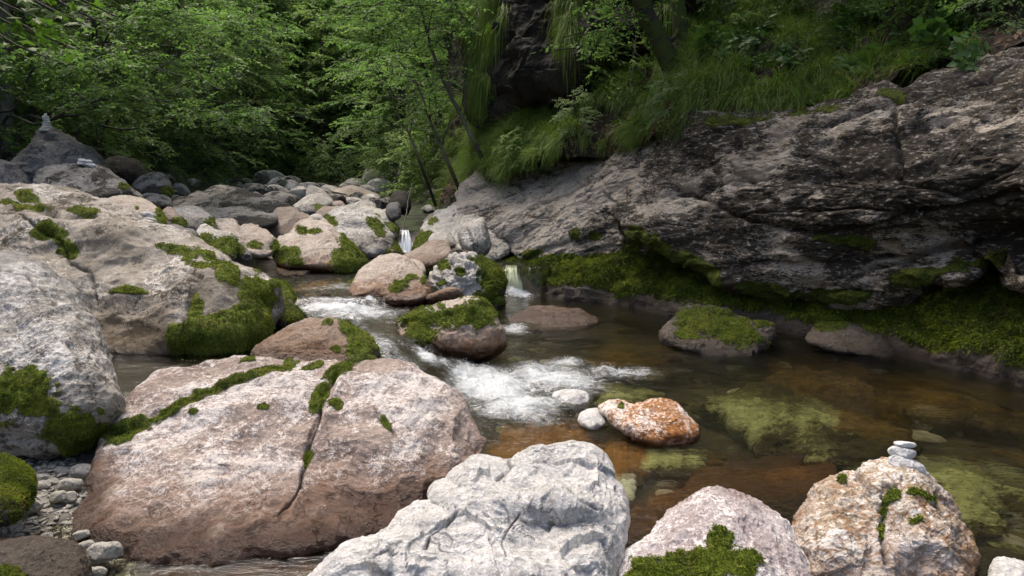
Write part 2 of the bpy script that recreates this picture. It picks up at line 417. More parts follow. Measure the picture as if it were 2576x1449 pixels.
_seed = [100]
def rock(label, poly, db, dt, B, mat, name='boulder', cat='boulder', back=None, p=2.2, q=2.0, facets=4, fin=0.12, rough=1.0,
         big=1.0, moss=(), mossup=0.0, mosslow=0.0, cracks=(), bumps=(), wl=None, ctrl=None, group=None, xs=0.0, center=None,
         knob=None, chip=(), strata=None, tuft=None, kind=None, res=0.42, tdens=1.0, nback=None, seed=None, sharp=False):
    _seed[0] += 1; sd = seed or _seed[0]
    r_ = np.random.default_rng(sd)
    P0 = np.asarray(poly, float)
    per = np.linalg.norm(np.diff(np.vstack([P0, P0[:1]]), axis=0), axis=1).sum()
    n = int(np.clip(per * res, 40, 760))
    O = catmull(P0, n)
    c0 = np.array(center) if center is not None else O.mean(0)
    rad = np.linalg.norm(O - c0, axis=1).mean()
    nf = int(np.clip(rad * res * 1.15, 9, 130)); nb = max(6, nf // 3)
    tf = np.linspace(1, 0, nf + 1)[1:]              # front rings from edge to centre
    tb = np.linspace(1, 0, nb + 1)[1:]
    rf = np.sin(tf * math.pi / 2); rb = np.sin(tb * math.pi / 2)
    rr = np.concatenate([rb[::-1][1:], [1.0], rf[:-1]])            # back centre ... edge ... front centre (poles apart)
    sgn = np.concatenate([-np.ones(nb - 1), [0.0], np.ones(nf - 1)])
    xy = c0 + (O - c0)[None] * rr[:, None, None]                    # rings x n x 2
    x, y = xy[..., 0], xy[..., 1]
    x = np.concatenate([[c0[0]], x.ravel(), [c0[0]]]); y = np.concatenate([[c0[1]], y.ravel(), [c0[1]]])
    rv = np.concatenate([[0], np.repeat(rr, n), [0]]); sg = np.concatenate([[-1], np.repeat(sgn, n), [1]])
    yb, yt = O[:, 1].max(), O[:, 1].min()
    if ctrl is not None:
        cc = np.asarray(ctrl, float)
        d0 = tps(cc, x, y)
    else:
        d0 = db + (dt - db) * np.clip((yb - y) / (yb - yt), -0.2, 1.2) + xs * (x - c0[0])
    dome = np.power(np.clip(1 - rv ** p, 0, 1), 1 / q)
    fb = B * dome
    # chiselled facets: planes cut the dome
    if facets:
        sx, sy = (np.ptp(O[:, 0]) / 2), (np.ptp(O[:, 1]) / 2)
        front = sg > 0
        for k in range(facets):
            a = r_.random() * 6.283; rc = 0.12 + (0.52 if sharp else 0.7) * r_.random()
            jx, jy = c0[0] + math.cos(a) * rc * sx, c0[1] + math.sin(a) * rc * sy
            h = B * (1 - rc ** p) ** (1 / q); g = (B * (1 - min(rc + .12, .98) ** p) ** (1 / q) - h) / 0.12
            pl = h - fin * B * (0.5 + r_.random()) + g * (math.cos(a) * (x - jx) / sx + math.sin(a) * (y - jy) / sy) * (0.7 + 0.5 * r_.random())
            pl = np.maximum(pl, -0.15 * B)
            kk = (0.015 if sharp else 0.06) * B
            hh = np.clip(0.5 + 0.5 * (pl - fb) / kk, 0, 1)
            fm = pl + (fb - pl) * hh - kk * hh * (1 - hh)
            fb = np.where(front, fb + (fm - fb) * np.clip((1 - rv) * (30 if sharp else 6), 0, 1), fb)
    Bb = back if back is not None else B * 1.1
    dep = d0 - np.where(sg > 0, fb, -Bb * dome)
    for (bx, by, rx, ry, am) in bumps:
        dep = dep - np.where(sg >= 0, am * np.exp(-(((x - bx) / rx) ** 2 + ((y - by) / ry) ** 2)) * (1 - rv ** 8), 0)
    V = pt(x, y, dep)
    nr = len(rr)
    i = np.arange(nr - 1)[:, None] * n + 1; j = np.arange(n)[None]; j2 = (j + 1) % n
    Q = np.stack([i + j, i + n + j, i + n + j2, i + j2], -1).reshape(-1, 4)
    j = np.arange(n); j2 = (j + 1) % n
    capb = np.stack([np.zeros(n, int), 1 + j, 1 + j2, 1 + j2], 1); last = 1 + (nr - 1) * n; tip = len(V) - 1
    capf = np.stack([last + j, np.full(n, tip), last + j2, last + j2], 1)
    N = vnormals(V, Q)
    N[0] = V[0] - V[1:].mean(0); N[0] /= np.linalg.norm(N[0]); 
    if ((N[nr // 2 * n:] * (np.array([0, 0, CAMZ]) - V[nr // 2 * n:])).sum(1)).mean() < 0: N = -N; flip = True
    else: flip = False
    N[-1] = N[-2]; N[0] = N[1]
    dm = d0.mean(); S = math.sqrt(np.ptp(O[:, 0]) * np.ptp(O[:, 1])) * dm / F
    off = sd * 3.7
    D = big * 0.055 * S * fbm(V, 1.6 / S, 3, off=off)
    D += 1.5 * rough * (0.012 * S * ridged(V, 7.0 / S, 4, off=off + 9) + 0.022 * S * ridged(V, 3.2 / S, 4, off=off + 5) + 0.010 * S * fbm(V, 11 / S, 3, off=off) + min(0.005, 0.006 * S) * ridged(V, 30.0 / max(S, 0.4), 3, off=off))
    if knob:
        f1, f2 = cells(V + 0.12 * S * np.stack([fbm(V, 5 / S, 2, off=k) for k in (1, 2, 3)], 1), knob[1] / S, off)
        D += knob[0] * S * (sstep(0, 0.28, f2 - f1) - 0.6 - 0.35 * f1)
    for am, fq in chip:
        D += (1 - 0.85 * rv ** 7) * am * S * chips(V + 0.10 * S / fq * np.stack([fbm(V, 3 * fq / S, 2, off=k) for k in (1, 2, 3)], 1), fq / S, off + am * 99)
    if strata:
        if len(strata) > 4:
            q_ = V * np.array([1, 1, 2.6]) + np.stack([0 * V[:, 0], 0 * V[:, 0], V[:, 0] * strata[2] * 2.6], 1)
            D += beds(V, strata[5], strata[6], strata[2], off)
            for am, fq in strata[4]: D += am * chips(q_ + 0.12 / fq * np.stack([fbm(V, 2.5 * fq, 2, off=k) for k in (1, 2, 3)], 1), fq, off + fq)
        t = V[:, 2] + strata[2] * V[:, 0] + 0.10 * fbm(V, 0.9, 3, off=off) * strata[3]
        q_ = np.stack([V[:, 0] * strata[1] * .16, V[:, 1] * strata[1] * .16, t * strata[1]], 1)
        D += strata[0] * (ridged(q_, 1.0, 5, off=off) * 0.9 + 0.5 * fbm(q_, 0.35, 2, off=off))
    nz = fbm(V, 7.0 / S, 5, 0.65, off=off + 2) + 0.7 * fbm(V, 34.0 / S, 3, off=off)
    ms = ell(x, y, moss, nz) if len(moss) else np.zeros(len(V))
    Z0 = wl if wl is not None else -50.0
    if mosslow: ms = np.maximum(ms, sstep(-0.25, 0.25, (mosslow - (V[:, 2] - Z0)) / mosslow + nz * 0.8))
    if mossup: ms = np.maximum(ms, sstep(0.35, 0.75, (N[:, 2] - (1 - mossup)) * 1.5 + nz * 0.5))
    ms = np.where(sg < 0, ms * 0.6, ms)
    ck = np.zeros(len(V))
    for (pl, wd, am) in cracks:
        dc = polyline_d(x + 9 * wd / 6 * fbm(V, 14 / S, 3, off=3), y + 9 * wd / 6 * fbm(V, 14 / S, 3, off=31), pl)
        e = np.exp(-(dc / wd) ** 2) * (sg > 0)
        D -= am * e; ck = np.maximum(ck, e * (1 if am > 0 else 0))
    D += np.clip(ms - 0.3, 0, 1) * min(0.02, 0.02 * S + .003) * (0.4 + 1.2 * vnoise(V * 22))
    V = V + N * D[:, None]
    loc = np.array([V[:, 0].mean(), V[:, 1].mean(), V[:, 2].min()])
    V = V - loc
    hz = V[:, 2] + loc[2] - Z0
    Qall = np.vstack([Q, capb, capf])
    if flip: Qall = Qall[:, ::-1]; Q = Q[:, ::-1]
    tri = Qall[:, :]                      # caps hold a doubled corner: split them into triangles
    me = mesh_np(name, V, tri_fix(Q, capb if not flip else capb[:, ::-1], capf if not flip else capf[:, ::-1]), True, vattr={'moss': ms, 'hz': hz, 'crack': ck}, mats=[M[mat]])
    o = ob(name, me, loc); tag(o, label, cat, group, kind)
    if tuft is None: tuft = (len(moss) > 0 or mosslow or mossup)
    if tuft:
        px = dm / F / 0.4
        tufts(V, Q, ms, o, loc, max(0.011, px * 1.6), 1.9 * tdens / (px * px * 2.2), sd, cap=30000, ids=patches(x, y, moss) if len(moss) > 1 else None)
    o['_d'] = 0.0; del o['_d']
    return o

def tri_fix(Q, cb, cf):
    """quads plus cap triangles written as quads split on a repeated corner -> pure triangles"""
    T = [np.stack([Q[:, 0], Q[:, 1], Q[:, 2]], 1), np.stack([Q[:, 0], Q[:, 2], Q[:, 3]], 1)]
    for c in (cb, cf):
        t = []
        # drop the repeated column
        if (c[:, 2] == c[:, 3]).all(): T.append(c[:, :3])
        else: T.append(c[:, 1:])
    return np.vstack(T)

def grid(name, label, rows, mat, nu, nv, cat=None, strata=None, disp=(0.1, 0.8), fine=0.03, mossf=None, hz0=-50.0, kind=None, seed=1, cracks=(), extra=None):
    """surface through a table of (x, y, depth) control points"""
    T = np.asarray(rows, float)                     # r x c x 3
    A = np.stack([catmull_u(T[k], nu) for k in range(len(T))])          # r x nu x 3
    G = np.stack([catmull_u(A[:, k], nv) for k in range(nu)], 1)        # nv x nu x 3
    x, y, d = G[..., 0].ravel(), G[..., 1].ravel(), G[..., 2].ravel()
    V = pt(x, y, d)
    i = np.arange(nv - 1)[:, None] * nu; j = np.arange(nu - 1)[None]
    Q = np.stack([i + j, i + j + 1, i + nu + j + 1, i + nu + j], -1).reshape(-1, 4)
    N = vnormals(V, Q)
    if ((np.array([0, 0, CAMZ + 3]) - V) * N).sum(1).mean() < 0: Q = Q[:, ::-1]; N = -N
    D = disp[0] * fbm(V, disp[1], 4, off=seed) + fine * ridged(V, 4.0, 5, off=seed)
    if strata:
        t = V[:, 2] + strata[2] * V[:, 0] + 0.10 * fbm(V, 0.9, 3, off=seed) * strata[3]
        q_ = np.stack([V[:, 0] * strata[1] * .16, V[:, 1] * strata[1] * .16, t * strata[1]], 1)
        D += strata[0] * (ridged(q_, 1.0, 5, off=seed) * 0.9 + 0.5 * fbm(q_, 0.35, 2, off=seed))
    nz = fbm(V, 1.6, 5, 0.6, off=seed + 2)
    ms = mossf(x, y, V, N, nz) if mossf else np.zeros(len(V))
    D += np.clip(ms - 0.3, 0, 1) * 0.04 * (0.5 + vnoise(V * 14))
    V = V + N * D[:, None]
    loc = np.array([V[:, 0].mean(), V[:, 1].mean(), V[:, 2].min()]); V = V - loc
    me = mesh_np(name, V, Q, True, vattr={'moss': ms, 'hz': V[:, 2] + loc[2] - hz0, 'crack': np.zeros(len(V))}, mats=[M[mat]])
    o = ob(name, me, loc); tag(o, label, cat, None, kind)
    return o, V + loc, Q, ms, x, y

def catmull_u(P, n):
    P = np.asarray(P, float); m = len(P)
    E = np.vstack([2 * P[0] - P[1], P, 2 * P[-1] - P[-2]])
    u = np.linspace(0, m - 1, n); k = np.minimum(u.astype(int), m - 2); t = (u - k)[:, None]
    a, b, c, d = E[k], E[k + 1], E[k + 2], E[k + 3]
    return 0.5 * (2 * b + (c - a) * t + (2 * a - 5 * b + 4 * c - d) * t ** 2 + (-a + 3 * b - 3 * c + d) * t ** 3)

# ------------------------------------------------------------------ rock materials
rm = rock_mat
M['pale'] = rm('pale limestone', (0.37, 0.35, 0.315), (0.235, 0.215, 0.185), dark=(0.05, 0.043, 0.032), dark_amt=0.6, crust=(0.56, 0.54, 0.505), crust_amt=1.05, spot=7, soil=0.35)
M['grand'] = rm('weathered limestone', (0.36, 0.325, 0.275), (0.20, 0.17, 0.13), dark=(0.040, 0.032, 0.02), dark_amt=0.85, crust=(0.55, 0.525, 0.48), crust_amt=0.9, spot=5.5, stain=(0.12, 0.08, 0.045), stain_h=0.6, stain_amt=0.6, soil=0.8, soilcol=(0.10, 0.082, 0.05))
M['white'] = rm('white limestone', (0.60, 0.585, 0.56), (0.47, 0.455, 0.43), dark_amt=0.0, crust=(0.70, 0.69, 0.67), crust_amt=0.6, stain=(0.4, 0.27, 0.16), stain_h=0.12, stain_amt=0.3, bump=0.8, spot=7, vein=0.12, veincol=(0.36, 0.30, 0.22))
M['pink'] = rm('pink limestone', (0.37, 0.30, 0.255), (0.23, 0.168, 0.138), dark=(0.09, 0.045, 0.032), dark_amt=0.3, crust=(0.62, 0.575, 0.535), crust_amt=1.3, stain=(0.20, 0.085, 0.026), stain_h=0.20, stain_amt=0.85, wet_h=0.10, spot=8, bump=0.75, aniso=(1, 1, 1.4))
M['violet'] = rm('streaked limestone', (0.47, 0.43, 0.415), (0.26, 0.19, 0.175), dark=(0.09, 0.06, 0.05), dark_amt=0.25, crust=(0.70, 0.68, 0.66), crust_amt=1.25, stain=(0.2, 0.1, 0.05), stain_h=0.2, spot=8, aniso=(1.4, 1.4, 0.6))
M['rusty'] = rm('rust stained limestone', (0.54, 0.49, 0.42), (0.40, 0.28, 0.15), dark=(0.035, 0.028, 0.02), dark_amt=0.5, crust=(0.74, 0.72, 0.69), crust_amt=1.5, stain=(0.25, 0.11, 0.022), stain_h=0.42, stain_amt=0.95, wet_h=0.09, spot=7, vein=0.7, veincol=(0.24, 0.11, 0.03), bump=0.8)
M['orange'] = rm('orange stained limestone', (0.36, 0.16, 0.045), (0.24, 0.09, 0.02), dark=(0.06, 0.03, 0.015), dark_amt=0.3, crust=(0.72, 0.67, 0.61), crust_amt=1.25, stain=(0.20, 0.07, 0.02), stain_h=0.10, wet_h=0.05, spot=11)
M['tan'] = rm('warm pale limestone', (0.44, 0.385, 0.325), (0.31, 0.255, 0.205), dark=(0.06, 0.047, 0.033), dark_amt=0.25, crust=(0.54, 0.50, 0.45), crust_amt=0.6, stain=(0.25, 0.105, 0.03), stain_h=0.34, stain_amt=0.9, wet_h=0.11, spot=7)
M['brown'] = rm('brown limestone', (0.34, 0.285, 0.24), (0.21, 0.158, 0.12), dark_amt=0.3, crust=(0.46, 0.40, 0.35), crust_amt=0.45, stain=(0.17, 0.08, 0.028), stain_h=0.42, stain_amt=0.9, wet_h=0.14)
M['knobby'] = rm('knobby white limestone', (0.50, 0.475, 0.43), (0.33, 0.305, 0.265), dark=(0.055, 0.05, 0.028), dark_amt=0.6, crust=(0.58, 0.56, 0.52), crust_amt=0.5, stain_h=0.15)
M['grey'] = rm('grey limestone', (0.20, 0.195, 0.19), (0.115, 0.112, 0.11), dark=(0.03, 0.027, 0.024), dark_amt=0.4, crust=(0.27, 0.265, 0.255), crust_amt=0.4, bump=0.9)
M['lichen'] = rm('lichen spotted limestone', (0.28, 0.265, 0.24), (0.17, 0.16, 0.14), dark=(0.022, 0.02, 0.016), dark_amt=1.15, crust=(0.38, 0.365, 0.335), crust_amt=0.6, spot=4.5, bump=0.9)
M['cliff'] = rm('bedded cliff limestone', (0.40, 0.35, 0.285), (0.225, 0.188, 0.143), dark=(0.022, 0.017, 0.011), dark_amt=1.6, crust=(0.54, 0.505, 0.45), crust_amt=0.7, spot=9, aniso=(0.5, 0.5, 1.5), rot=(0, R(-10), 0), speck=0.55, bump=1.0, stain=(0.075, 0.058, 0.025), stain_h=1.5, stain_amt=0.85, wet_h=0.02, soil=0.45, soilcol=(0.17, 0.12, 0.06))
M['slab'] = rm('smooth cliff limestone', (0.42, 0.372, 0.315), (0.27, 0.235, 0.19), dark=(0.03, 0.026, 0.019), dark_amt=0.9, crust=(0.50, 0.47, 0.425), crust_amt=0.65, spot=8, aniso=(0.7, 0.7, 1.5), rot=(0, R(-25), 0), bump=1.0, speck=0.3)
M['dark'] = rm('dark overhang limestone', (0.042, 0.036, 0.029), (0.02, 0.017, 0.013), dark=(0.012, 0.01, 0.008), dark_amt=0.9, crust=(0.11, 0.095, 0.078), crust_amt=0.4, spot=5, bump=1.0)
M['ledge'] = rm('wet ledge limestone', (0.13, 0.11, 0.09), (0.07, 0.06, 0.048), dark_amt=0.6, crust=(0.26, 0.235, 0.205), crust_amt=0.45, stain=(0.09, 0.06, 0.035), stain_h=0.25, stain_amt=0.7, bump=1.0)
M['umber'] = rm('algae covered bed rock', (0.055, 0.025, 0.010), (0.022, 0.012, 0.007), dark=(0.018, 0.011, 0.007), dark_amt=0.9, crust=(0.17, 0.072, 0.02), crust_amt=0.35, stain_amt=0.0, wet_h=0.001, spot=6)
M['olive'] = rm('pale algae bed slab', (0.33, 0.335, 0.18), (0.17, 0.15, 0.06), dark=(0.030, 0.022, 0.010), dark_amt=1.3, crust=(0.44, 0.45, 0.28), crust_amt=0.6, stain_amt=0.0, wet_h=0.001, spot=5, aniso=(0.7, 1.6, 1), rot=(0, 0, R(25)), soil=0.6, soilcol=(0.055, 0.032, 0.012))
M['amber'] = rm('amber algae bed slab', (0.125, 0.070, 0.017), (0.055, 0.033, 0.010), dark=(0.028, 0.018, 0.009), dark_amt=1.1, crust=(0.25, 0.18, 0.065), crust_amt=0.4, stain_amt=0.0, wet_h=0.001, spot=5, aniso=(0.7, 1.6, 1), rot=(0, 0, R(25)), soil=0.7, soilcol=(0.045, 0.026, 0.011))
M['chalk'] = rm('white cairn stone', (0.62, 0.61, 0.59), (0.52, 0.51, 0.49), dark_amt=0.0, stain_amt=0, wet_h=0.001, bump=0.4, spot=12)
M['rust'] = rm('rust algae bed slab', (0.26, 0.115, 0.022), (0.12, 0.05, 0.012), dark=(0.03, 0.016, 0.008), dark_amt=0.9, crust=(0.36, 0.24, 0.09), crust_amt=0.4, stain_amt=0.0, wet_h=0.001, spot=6, soil=0.5, soilcol=(0.06, 0.028, 0.010))
M['maroon'] = rm('red brown bed slab', (0.072, 0.031, 0.015), (0.034, 0.016, 0.009), dark=(0.016, 0.010, 0.007), dark_amt=1.0, crust=(0.17, 0.068, 0.02), crust_amt=0.7, aniso=(0.7, 1.8, 1), rot=(0, 0, R(15)), stain_amt=0.0, wet_h=0.001, spot=6)
L0, L1, L2 = 0.0, 0.25, 0.36
W = lambda y, z=0.0: float(dwl(y, z))

# ================================================================== foreground boulders
rock('huge pale boulder with dark stains and moss on its lower right end beside the pool',
     [(-330, 620), (-260, 520), (-120, 488), (0, 484), (80, 485), (170, 497), (260, 514), (340, 543), (420, 578), (500, 617), (560, 648), (612, 680), (652, 701), (680, 727), (692, 760), (688, 800), (672, 838), (640, 872), (560, 898), (450, 922), (330, 940), (150, 950), (-100, 960), (-300, 900)],
     6.3, 8.3, 0.85, 'grand', wl=0.22, p=3.0, facets=5, fin=0.10, big=0.8, center=(200, 730), xs=-0.0006,
     moss=[(600, 830, 85, 55, -25), (640, 770, 45, 60), (540, 870, 90, 40, -10), (480, 860, 50, 30), (540, 672, 62, 15, 33), (440, 640, 55, 12, 18), (520, 695, 46, 12, 20), (570, 715, 22, 26), (480, 668, 22, 12), (140, 600, 48, 20, 10), (185, 640, 30, 30), (75, 505, 25, 8), (210, 545, 35, 12), (505, 790, 18, 55, 10), (90, 535, 40, 8), (30, 525, 22, 8), (330, 745, 40, 7)],
     cracks=[([(60, 560), (120, 600), (175, 620), (190, 680), (235, 700), (250, 770)], 4, 0.035), ([(470, 700), (520, 730), (480, 800), (470, 890)], 5, 0.03), ([(90, 535), (160, 570), (240, 560)], 9, 0.06)],
     bumps=[(250, 800, 120, 60, -0.12), (560, 740, 60, 50, 0.10), (120, 660, 130, 45, -0.10), (420, 760, 120, 60, 0.08)])

rock('rounded whitish boulder at the left edge with hanging moss on its underside',
     [(-330, 760), (-240, 690), (-100, 655), (0, 645), (60, 655), (110, 682), (160, 722), (200, 768), (230, 818), (252, 868), (272, 920), (290, 960), (305, 995), (311, 1025), (291, 1058), (255, 1088), (225, 1112), (170, 1132), (100, 1142), (-50, 1150), (-260, 1130), (-340, 950)],
     4.15, 5.1, 0.62, 'pale', p=2.6, facets=3, big=0.7, wl=-0.2, center=(0, 890),
     moss=[(60, 985, 105, 60, 15), (-40, 1000, 120, 80), (180, 1075, 88, 48, -5), (110, 1020, 60, 40), (250, 1090, 25, 15)],
     cracks=[([(0, 690), (60, 700), (130, 760), (160, 800)], 4, 0.015), ([(170, 880), (205, 950)], 4, 0.012)],
     bumps=[(200, 1010, 50, 60, 0.06), (60, 1110, 160, 30, -0.12)])

pinkslab = rock('broad pinkish slab boulder split by a mossy crack in the foreground',
     [(190, 1330), (205, 1270), (240, 1190), (262, 1120), (300, 1035), (345, 985), (385, 950), (440, 924), (520, 901), (590, 892), (640, 893), (700, 904), (760, 914), (830, 929), (880, 935), (925, 929), (975, 923), (1010, 927), (1045, 938), (1090, 957), (1130, 980), (1165, 1010), (1195, 1050), (1216, 1086), (1232, 1112), (1215, 1155), (1165, 1200), (1100, 1250), (1055, 1300), (1010, 1345), (930, 1375), (800, 1400), (650, 1420), (480, 1440), (330, 1430), (230, 1390)],
     3.16, 4.75, 0.31, 'pink', wl=0.04, p=2.2, facets=5, fin=0.16, big=0.8, center=(700, 1140),
     moss=[(560, 975, 200, 9, -21), (440, 1025, 130, 13, -25), (330, 1085, 60, 20, -35), (690, 935, 60, 10, -15), (850, 955, 55, 16, -20), (810, 1000, 22, 42, 30), (848, 1027, 16, 10), (620, 913, 18, 6), (490, 1040, 14, 7), (665, 1037, 16, 7), (775, 1150, 14, 24, 15), (970, 1065, 10, 30, -30), (300, 1100, 30, 20), (790, 940, 30, 8)],
     cracks=[([(850, 960), (812, 1010), (800, 1090), (775, 1150), (758, 1210), (740, 1260), (690, 1310)], 2.4, 0.03), ([(805, 1050), (790, 1110)], 7, 0.025), ([(765, 1190), (752, 1225)], 8, 0.02), ([(850, 958), (815, 1008)], 7, 0.03), ([(785, 1120), (770, 1175)], 6, 0.025), ([(290, 1095), (400, 1035), (530, 990), (650, 945), (740, 920)], 8, 0.03), ([(945, 1035), (960, 1060), (990, 1092)], 3.5, 0.015)],
     bumps=[(1010, 1060, 150, 110, 0.10), (640, 1060, 150, 80, 0.05), (800, 1160, 60, 120, -0.05), (570, 1190, 40, 20, -0.03), (900, 1270, 120, 40, -0.06)], seed=907)

rock('big rough white boulder with sharp ridges at the bottom centre foreground',
     [(740, 1520), (800, 1440), (870, 1388), (950, 1360), (1000, 1330), (1020, 1300), (1055, 1278), (1093, 1270), (1098, 1238), (1130, 1215), (1150, 1186), (1178, 1162), (1205, 1153), (1240, 1159), (1270, 1171), (1291, 1168), (1320, 1145), (1352, 1128), (1400, 1118), (1450, 1116), (1490, 1130), (1520, 1162), (1537, 1200), (1556, 1240), (1566, 1285), (1560, 1335), (1545, 1390), (1530, 1440), (1500, 1540), (1300, 1600), (1000, 1600), (780, 1580)],
     2.5, 3.4, 0.40, 'white', wl=-0.05, p=2.4, facets=14, fin=0.20, rough=0.75, big=0.5, center=(1240, 1370), sharp=True, chip=[(0.040, 2.4), (0.022, 5.5), (0.008, 13)],
     bumps=[(1400, 1340, 110, 42, -0.09), (1430, 1262, 150, 34, 0.05)],
     cracks=[([(1291, 1165), (1278, 1185), (1250, 1208)], 3.5, 0.03), ([(1150, 1290), (1120, 1320), (1080, 1350), (1070, 1390)], 2.8, 0.025), ([(1400, 1230), (1430, 1260), (1500, 1285)], 2.2, 0.012), ([(1000, 1400), (950, 1420)], 2.5, 0.012), ([(1300, 1300), (1260, 1380), (1270, 1430)], 2.2, 0.012), ([(1545, 1230), (1560, 1290)], 3, 0.02)], res=0.5, seed=431)

rock('white and purple streaked boulder with a mossy front at the bottom edge',
     [(1545, 1480), (1568, 1405), (1620, 1350), (1680, 1302), (1740, 1266), (1800, 1246), (1850, 1250), (1900, 1270), (1950, 1303), (2000, 1352), (2040, 1408), (2070, 1465), (2060, 1560), (1820, 1610), (1570, 1580)],
     2.58, 3.2, 0.3, 'violet', wl=-0.06, facets=3, big=0.7, center=(1810, 1430),
     moss=[(1750, 1425, 120, 42), (1700, 1460, 120, 60), (1810, 1370, 38, 42), (1850, 1430, 60, 40), (1812, 1338, 24, 12)], bumps=[(1850, 1290, 60, 30, 0.04)])

rock('orange stained white boulder carrying the small cairn',
     [(2005, 1340), (2030, 1270), (2072, 1214), (2118, 1199), (2155, 1204), (2176, 1190), (2228, 1164), (2280, 1166), (2320, 1194), (2352, 1232), (2386, 1282), (2422, 1342), (2444, 1402), (2436, 1470), (2380, 1540), (2200, 1570), (2070, 1520), (2020, 1430)],
     2.72, 3.38, 0.34, 'rusty', wl=0.0, facets=6, fin=0.13, rough=1.2, center=(2220, 1370), chip=[(0.028, 3.5), (0.012, 8), (0.005, 20)],
     moss=[(2240, 1262, 24, 16), (2305, 1262, 38, 8, 5), (2222, 1290, 9, 16), (2120, 1215, 10, 12), (2215, 1340, 8, 18), (2300, 1318, 14, 9)],
     cracks=[([(2222, 1250), (2215, 1340), (2225, 1420)], 7, 0.03), ([(2160, 1204), (2190, 1240), (2250, 1235)], 8, 0.025), ([(2330, 1200), (2350, 1290), (2400, 1380)], 6, 0.012)], seed=77)

rock('small rust coloured boulder with white patches standing in the pool',
     [(1512, 1022), (1548, 1010), (1590, 1017), (1640, 1007), (1682, 1007), (1712, 1030), (1738, 1062), (1758, 1085), (1745, 1112), (1690, 1125), (1635, 1118), (1575, 1090), (1535, 1060)],
     4.58, 5.0, 0.2, 'orange', wl=0.0, facets=5, chip=[(0.02, 4)], center=(1640, 1066), moss=[(1562, 1026, 8, 8)])

rock('smooth brown boulder with a mossy right side in mid stream',
     [(636, 893), (660, 860), (700, 837), (760, 812), (820, 805), (860, 811), (892, 830), (922, 852), (946, 882), (944, 910), (922, 935), (870, 950), (790, 945), (690, 930), (645, 915)],
     W(930, 0.2), 6.2, 0.3, 'brown', wl=0.22, facets=3, big=0.8, center=(790, 878),
     moss=[(880, 830, 36, 22, 40), (905, 862, 45, 26, 40), (905, 895, 40, 28, 20), (824, 818, 13, 8), (845, 880, 10, 10)])

rock('moss topped boulder with a golden wet base between two channels',
     [(998, 815), (1030, 790), (1070, 775), (1105, 764), (1150, 757), (1192, 752), (1217, 765), (1237, 795), (1252, 825), (1264, 852), (1256, 885), (1200, 905), (1110, 905), (1055, 890), (1010, 855)],
     W(888, 0.05), 6.9, 0.34, 'tan', wl=0.08, facets=5, fin=0.12, center=(1140, 832),
     moss=[(1055, 800, 55, 32, -10), (1060, 840, 45, 28, 20), (1165, 790, 90, 30, -8), (1210, 790, 32, 40), (1115, 795, 45, 20, -20), (1110, 770, 12, 6)])

rock('pinkish white boulder with an orange foot above the small cascade',
     [(880, 748), (892, 718), (904, 690), (925, 666), (960, 648), (992, 640), (1018, 652), (1042, 672), (1062, 695), (1076, 722), (1078, 746), (1050, 764), (985, 774), (945, 760), (900, 752)],
     W(755, 0.3), 9.4, 0.4, 'tan', wl=0.3, facets=4, center=(985, 712), moss=[(1003, 722, 24, 12, -20), (1035, 703, 14, 8), (891, 708, 8, 12), (1060, 710, 6, 10)])
rock('low whitish rock resting behind the pinkish boulder',
     [(1008, 662), (1022, 652), (1045, 652), (1064, 664), (1070, 680), (1060, 700), (1030, 706), (1010, 690)], 9.2, 9.8, 0.25, 'tan', wl=0.2, facets=3)
rock('knobby white boulder with moss streaks beside the right waterfall',
     [(1072, 728), (1085, 695), (1105, 672), (1125, 655), (1150, 643), (1185, 642), (1212, 660), (1230, 690), (1246, 720), (1257, 748), (1252, 778), (1190, 790), (1110, 770), (1078, 750)],
     W(765, 0.0), 10.0, 0.45, 'knobby', wl=0.0, facets=4, rough=1.6, center=(1165, 712), knob=(0.035, 4.5), chip=[(0.05, 6)],
     moss=[(1215, 755, 45, 25), (1225, 720, 18, 45, -20), (1158, 688, 14, 16), (1195, 765, 40, 18), (1115, 668, 16, 12), (1200, 665, 25, 10, 30), (1110, 710, 10, 10)])
rock('low orange brown rock at the foot of the knobby white boulder',
     [(1060, 760), (1085, 738), (1128, 723), (1155, 725), (1166, 745), (1160, 765), (1100, 774), (1065, 770)], W(764, 0.22), 8.3, 0.2, 'brown', wl=0.24, facets=3)

rock('big smooth pale boulder with moss at both lower corners in mid stream',
     [(695, 650), (699, 606), (728, 587), (752, 565), (770, 555), (800, 554), (821, 560), (850, 588), (880, 618), (905, 644), (924, 666), (906, 684), (860, 692), (830, 686), (740, 684), (706, 672)],
     W(678, L2), 12.0, 0.7, 'tan', wl=L2, facets=5, fin=0.15, big=0.7, center=(800, 628), p=2.8,
     moss=[(868, 656, 38, 28), (885, 635, 50, 16, 45), (712, 640, 16, 22), (740, 637, 18, 14), (750, 660, 22, 10), (760, 580, 14, 12), (792, 583, 16, 8), (900, 665, 18, 14)],
     bumps=[(780, 640, 50, 40, 0.12)])
rock('rounded grey-white boulder with a hollow face behind the big smooth one',
     [(808, 566), (822, 543), (848, 527), (882, 523), (920, 529), (955, 545), (976, 574), (990, 604), (985, 635), (930, 648), (880, 630), (830, 596)],
     W(640, 0.45), 13.6, 0.6, 'pale', wl=0.2, facets=4, center=(900, 580), moss=[(945, 570, 16, 30, -35), (835, 560, 18, 10, 40)], bumps=[(900, 575, 40, 16, -0.15)])
rock('boulder with dark moss on its slanting right edge by the upper waterfall',
     [(903, 636), (918, 610), (938, 591), (965, 589), (988, 604), (1010, 628), (1012, 642), (962, 652), (912, 648)], W(645, 0.4), 12.9, 0.4, 'tan', wl=0.4, facets=3,
     moss=[(985, 615, 32, 12, 40), (965, 635, 20, 10), (917, 628, 10, 8), (945, 630, 8, 6)])
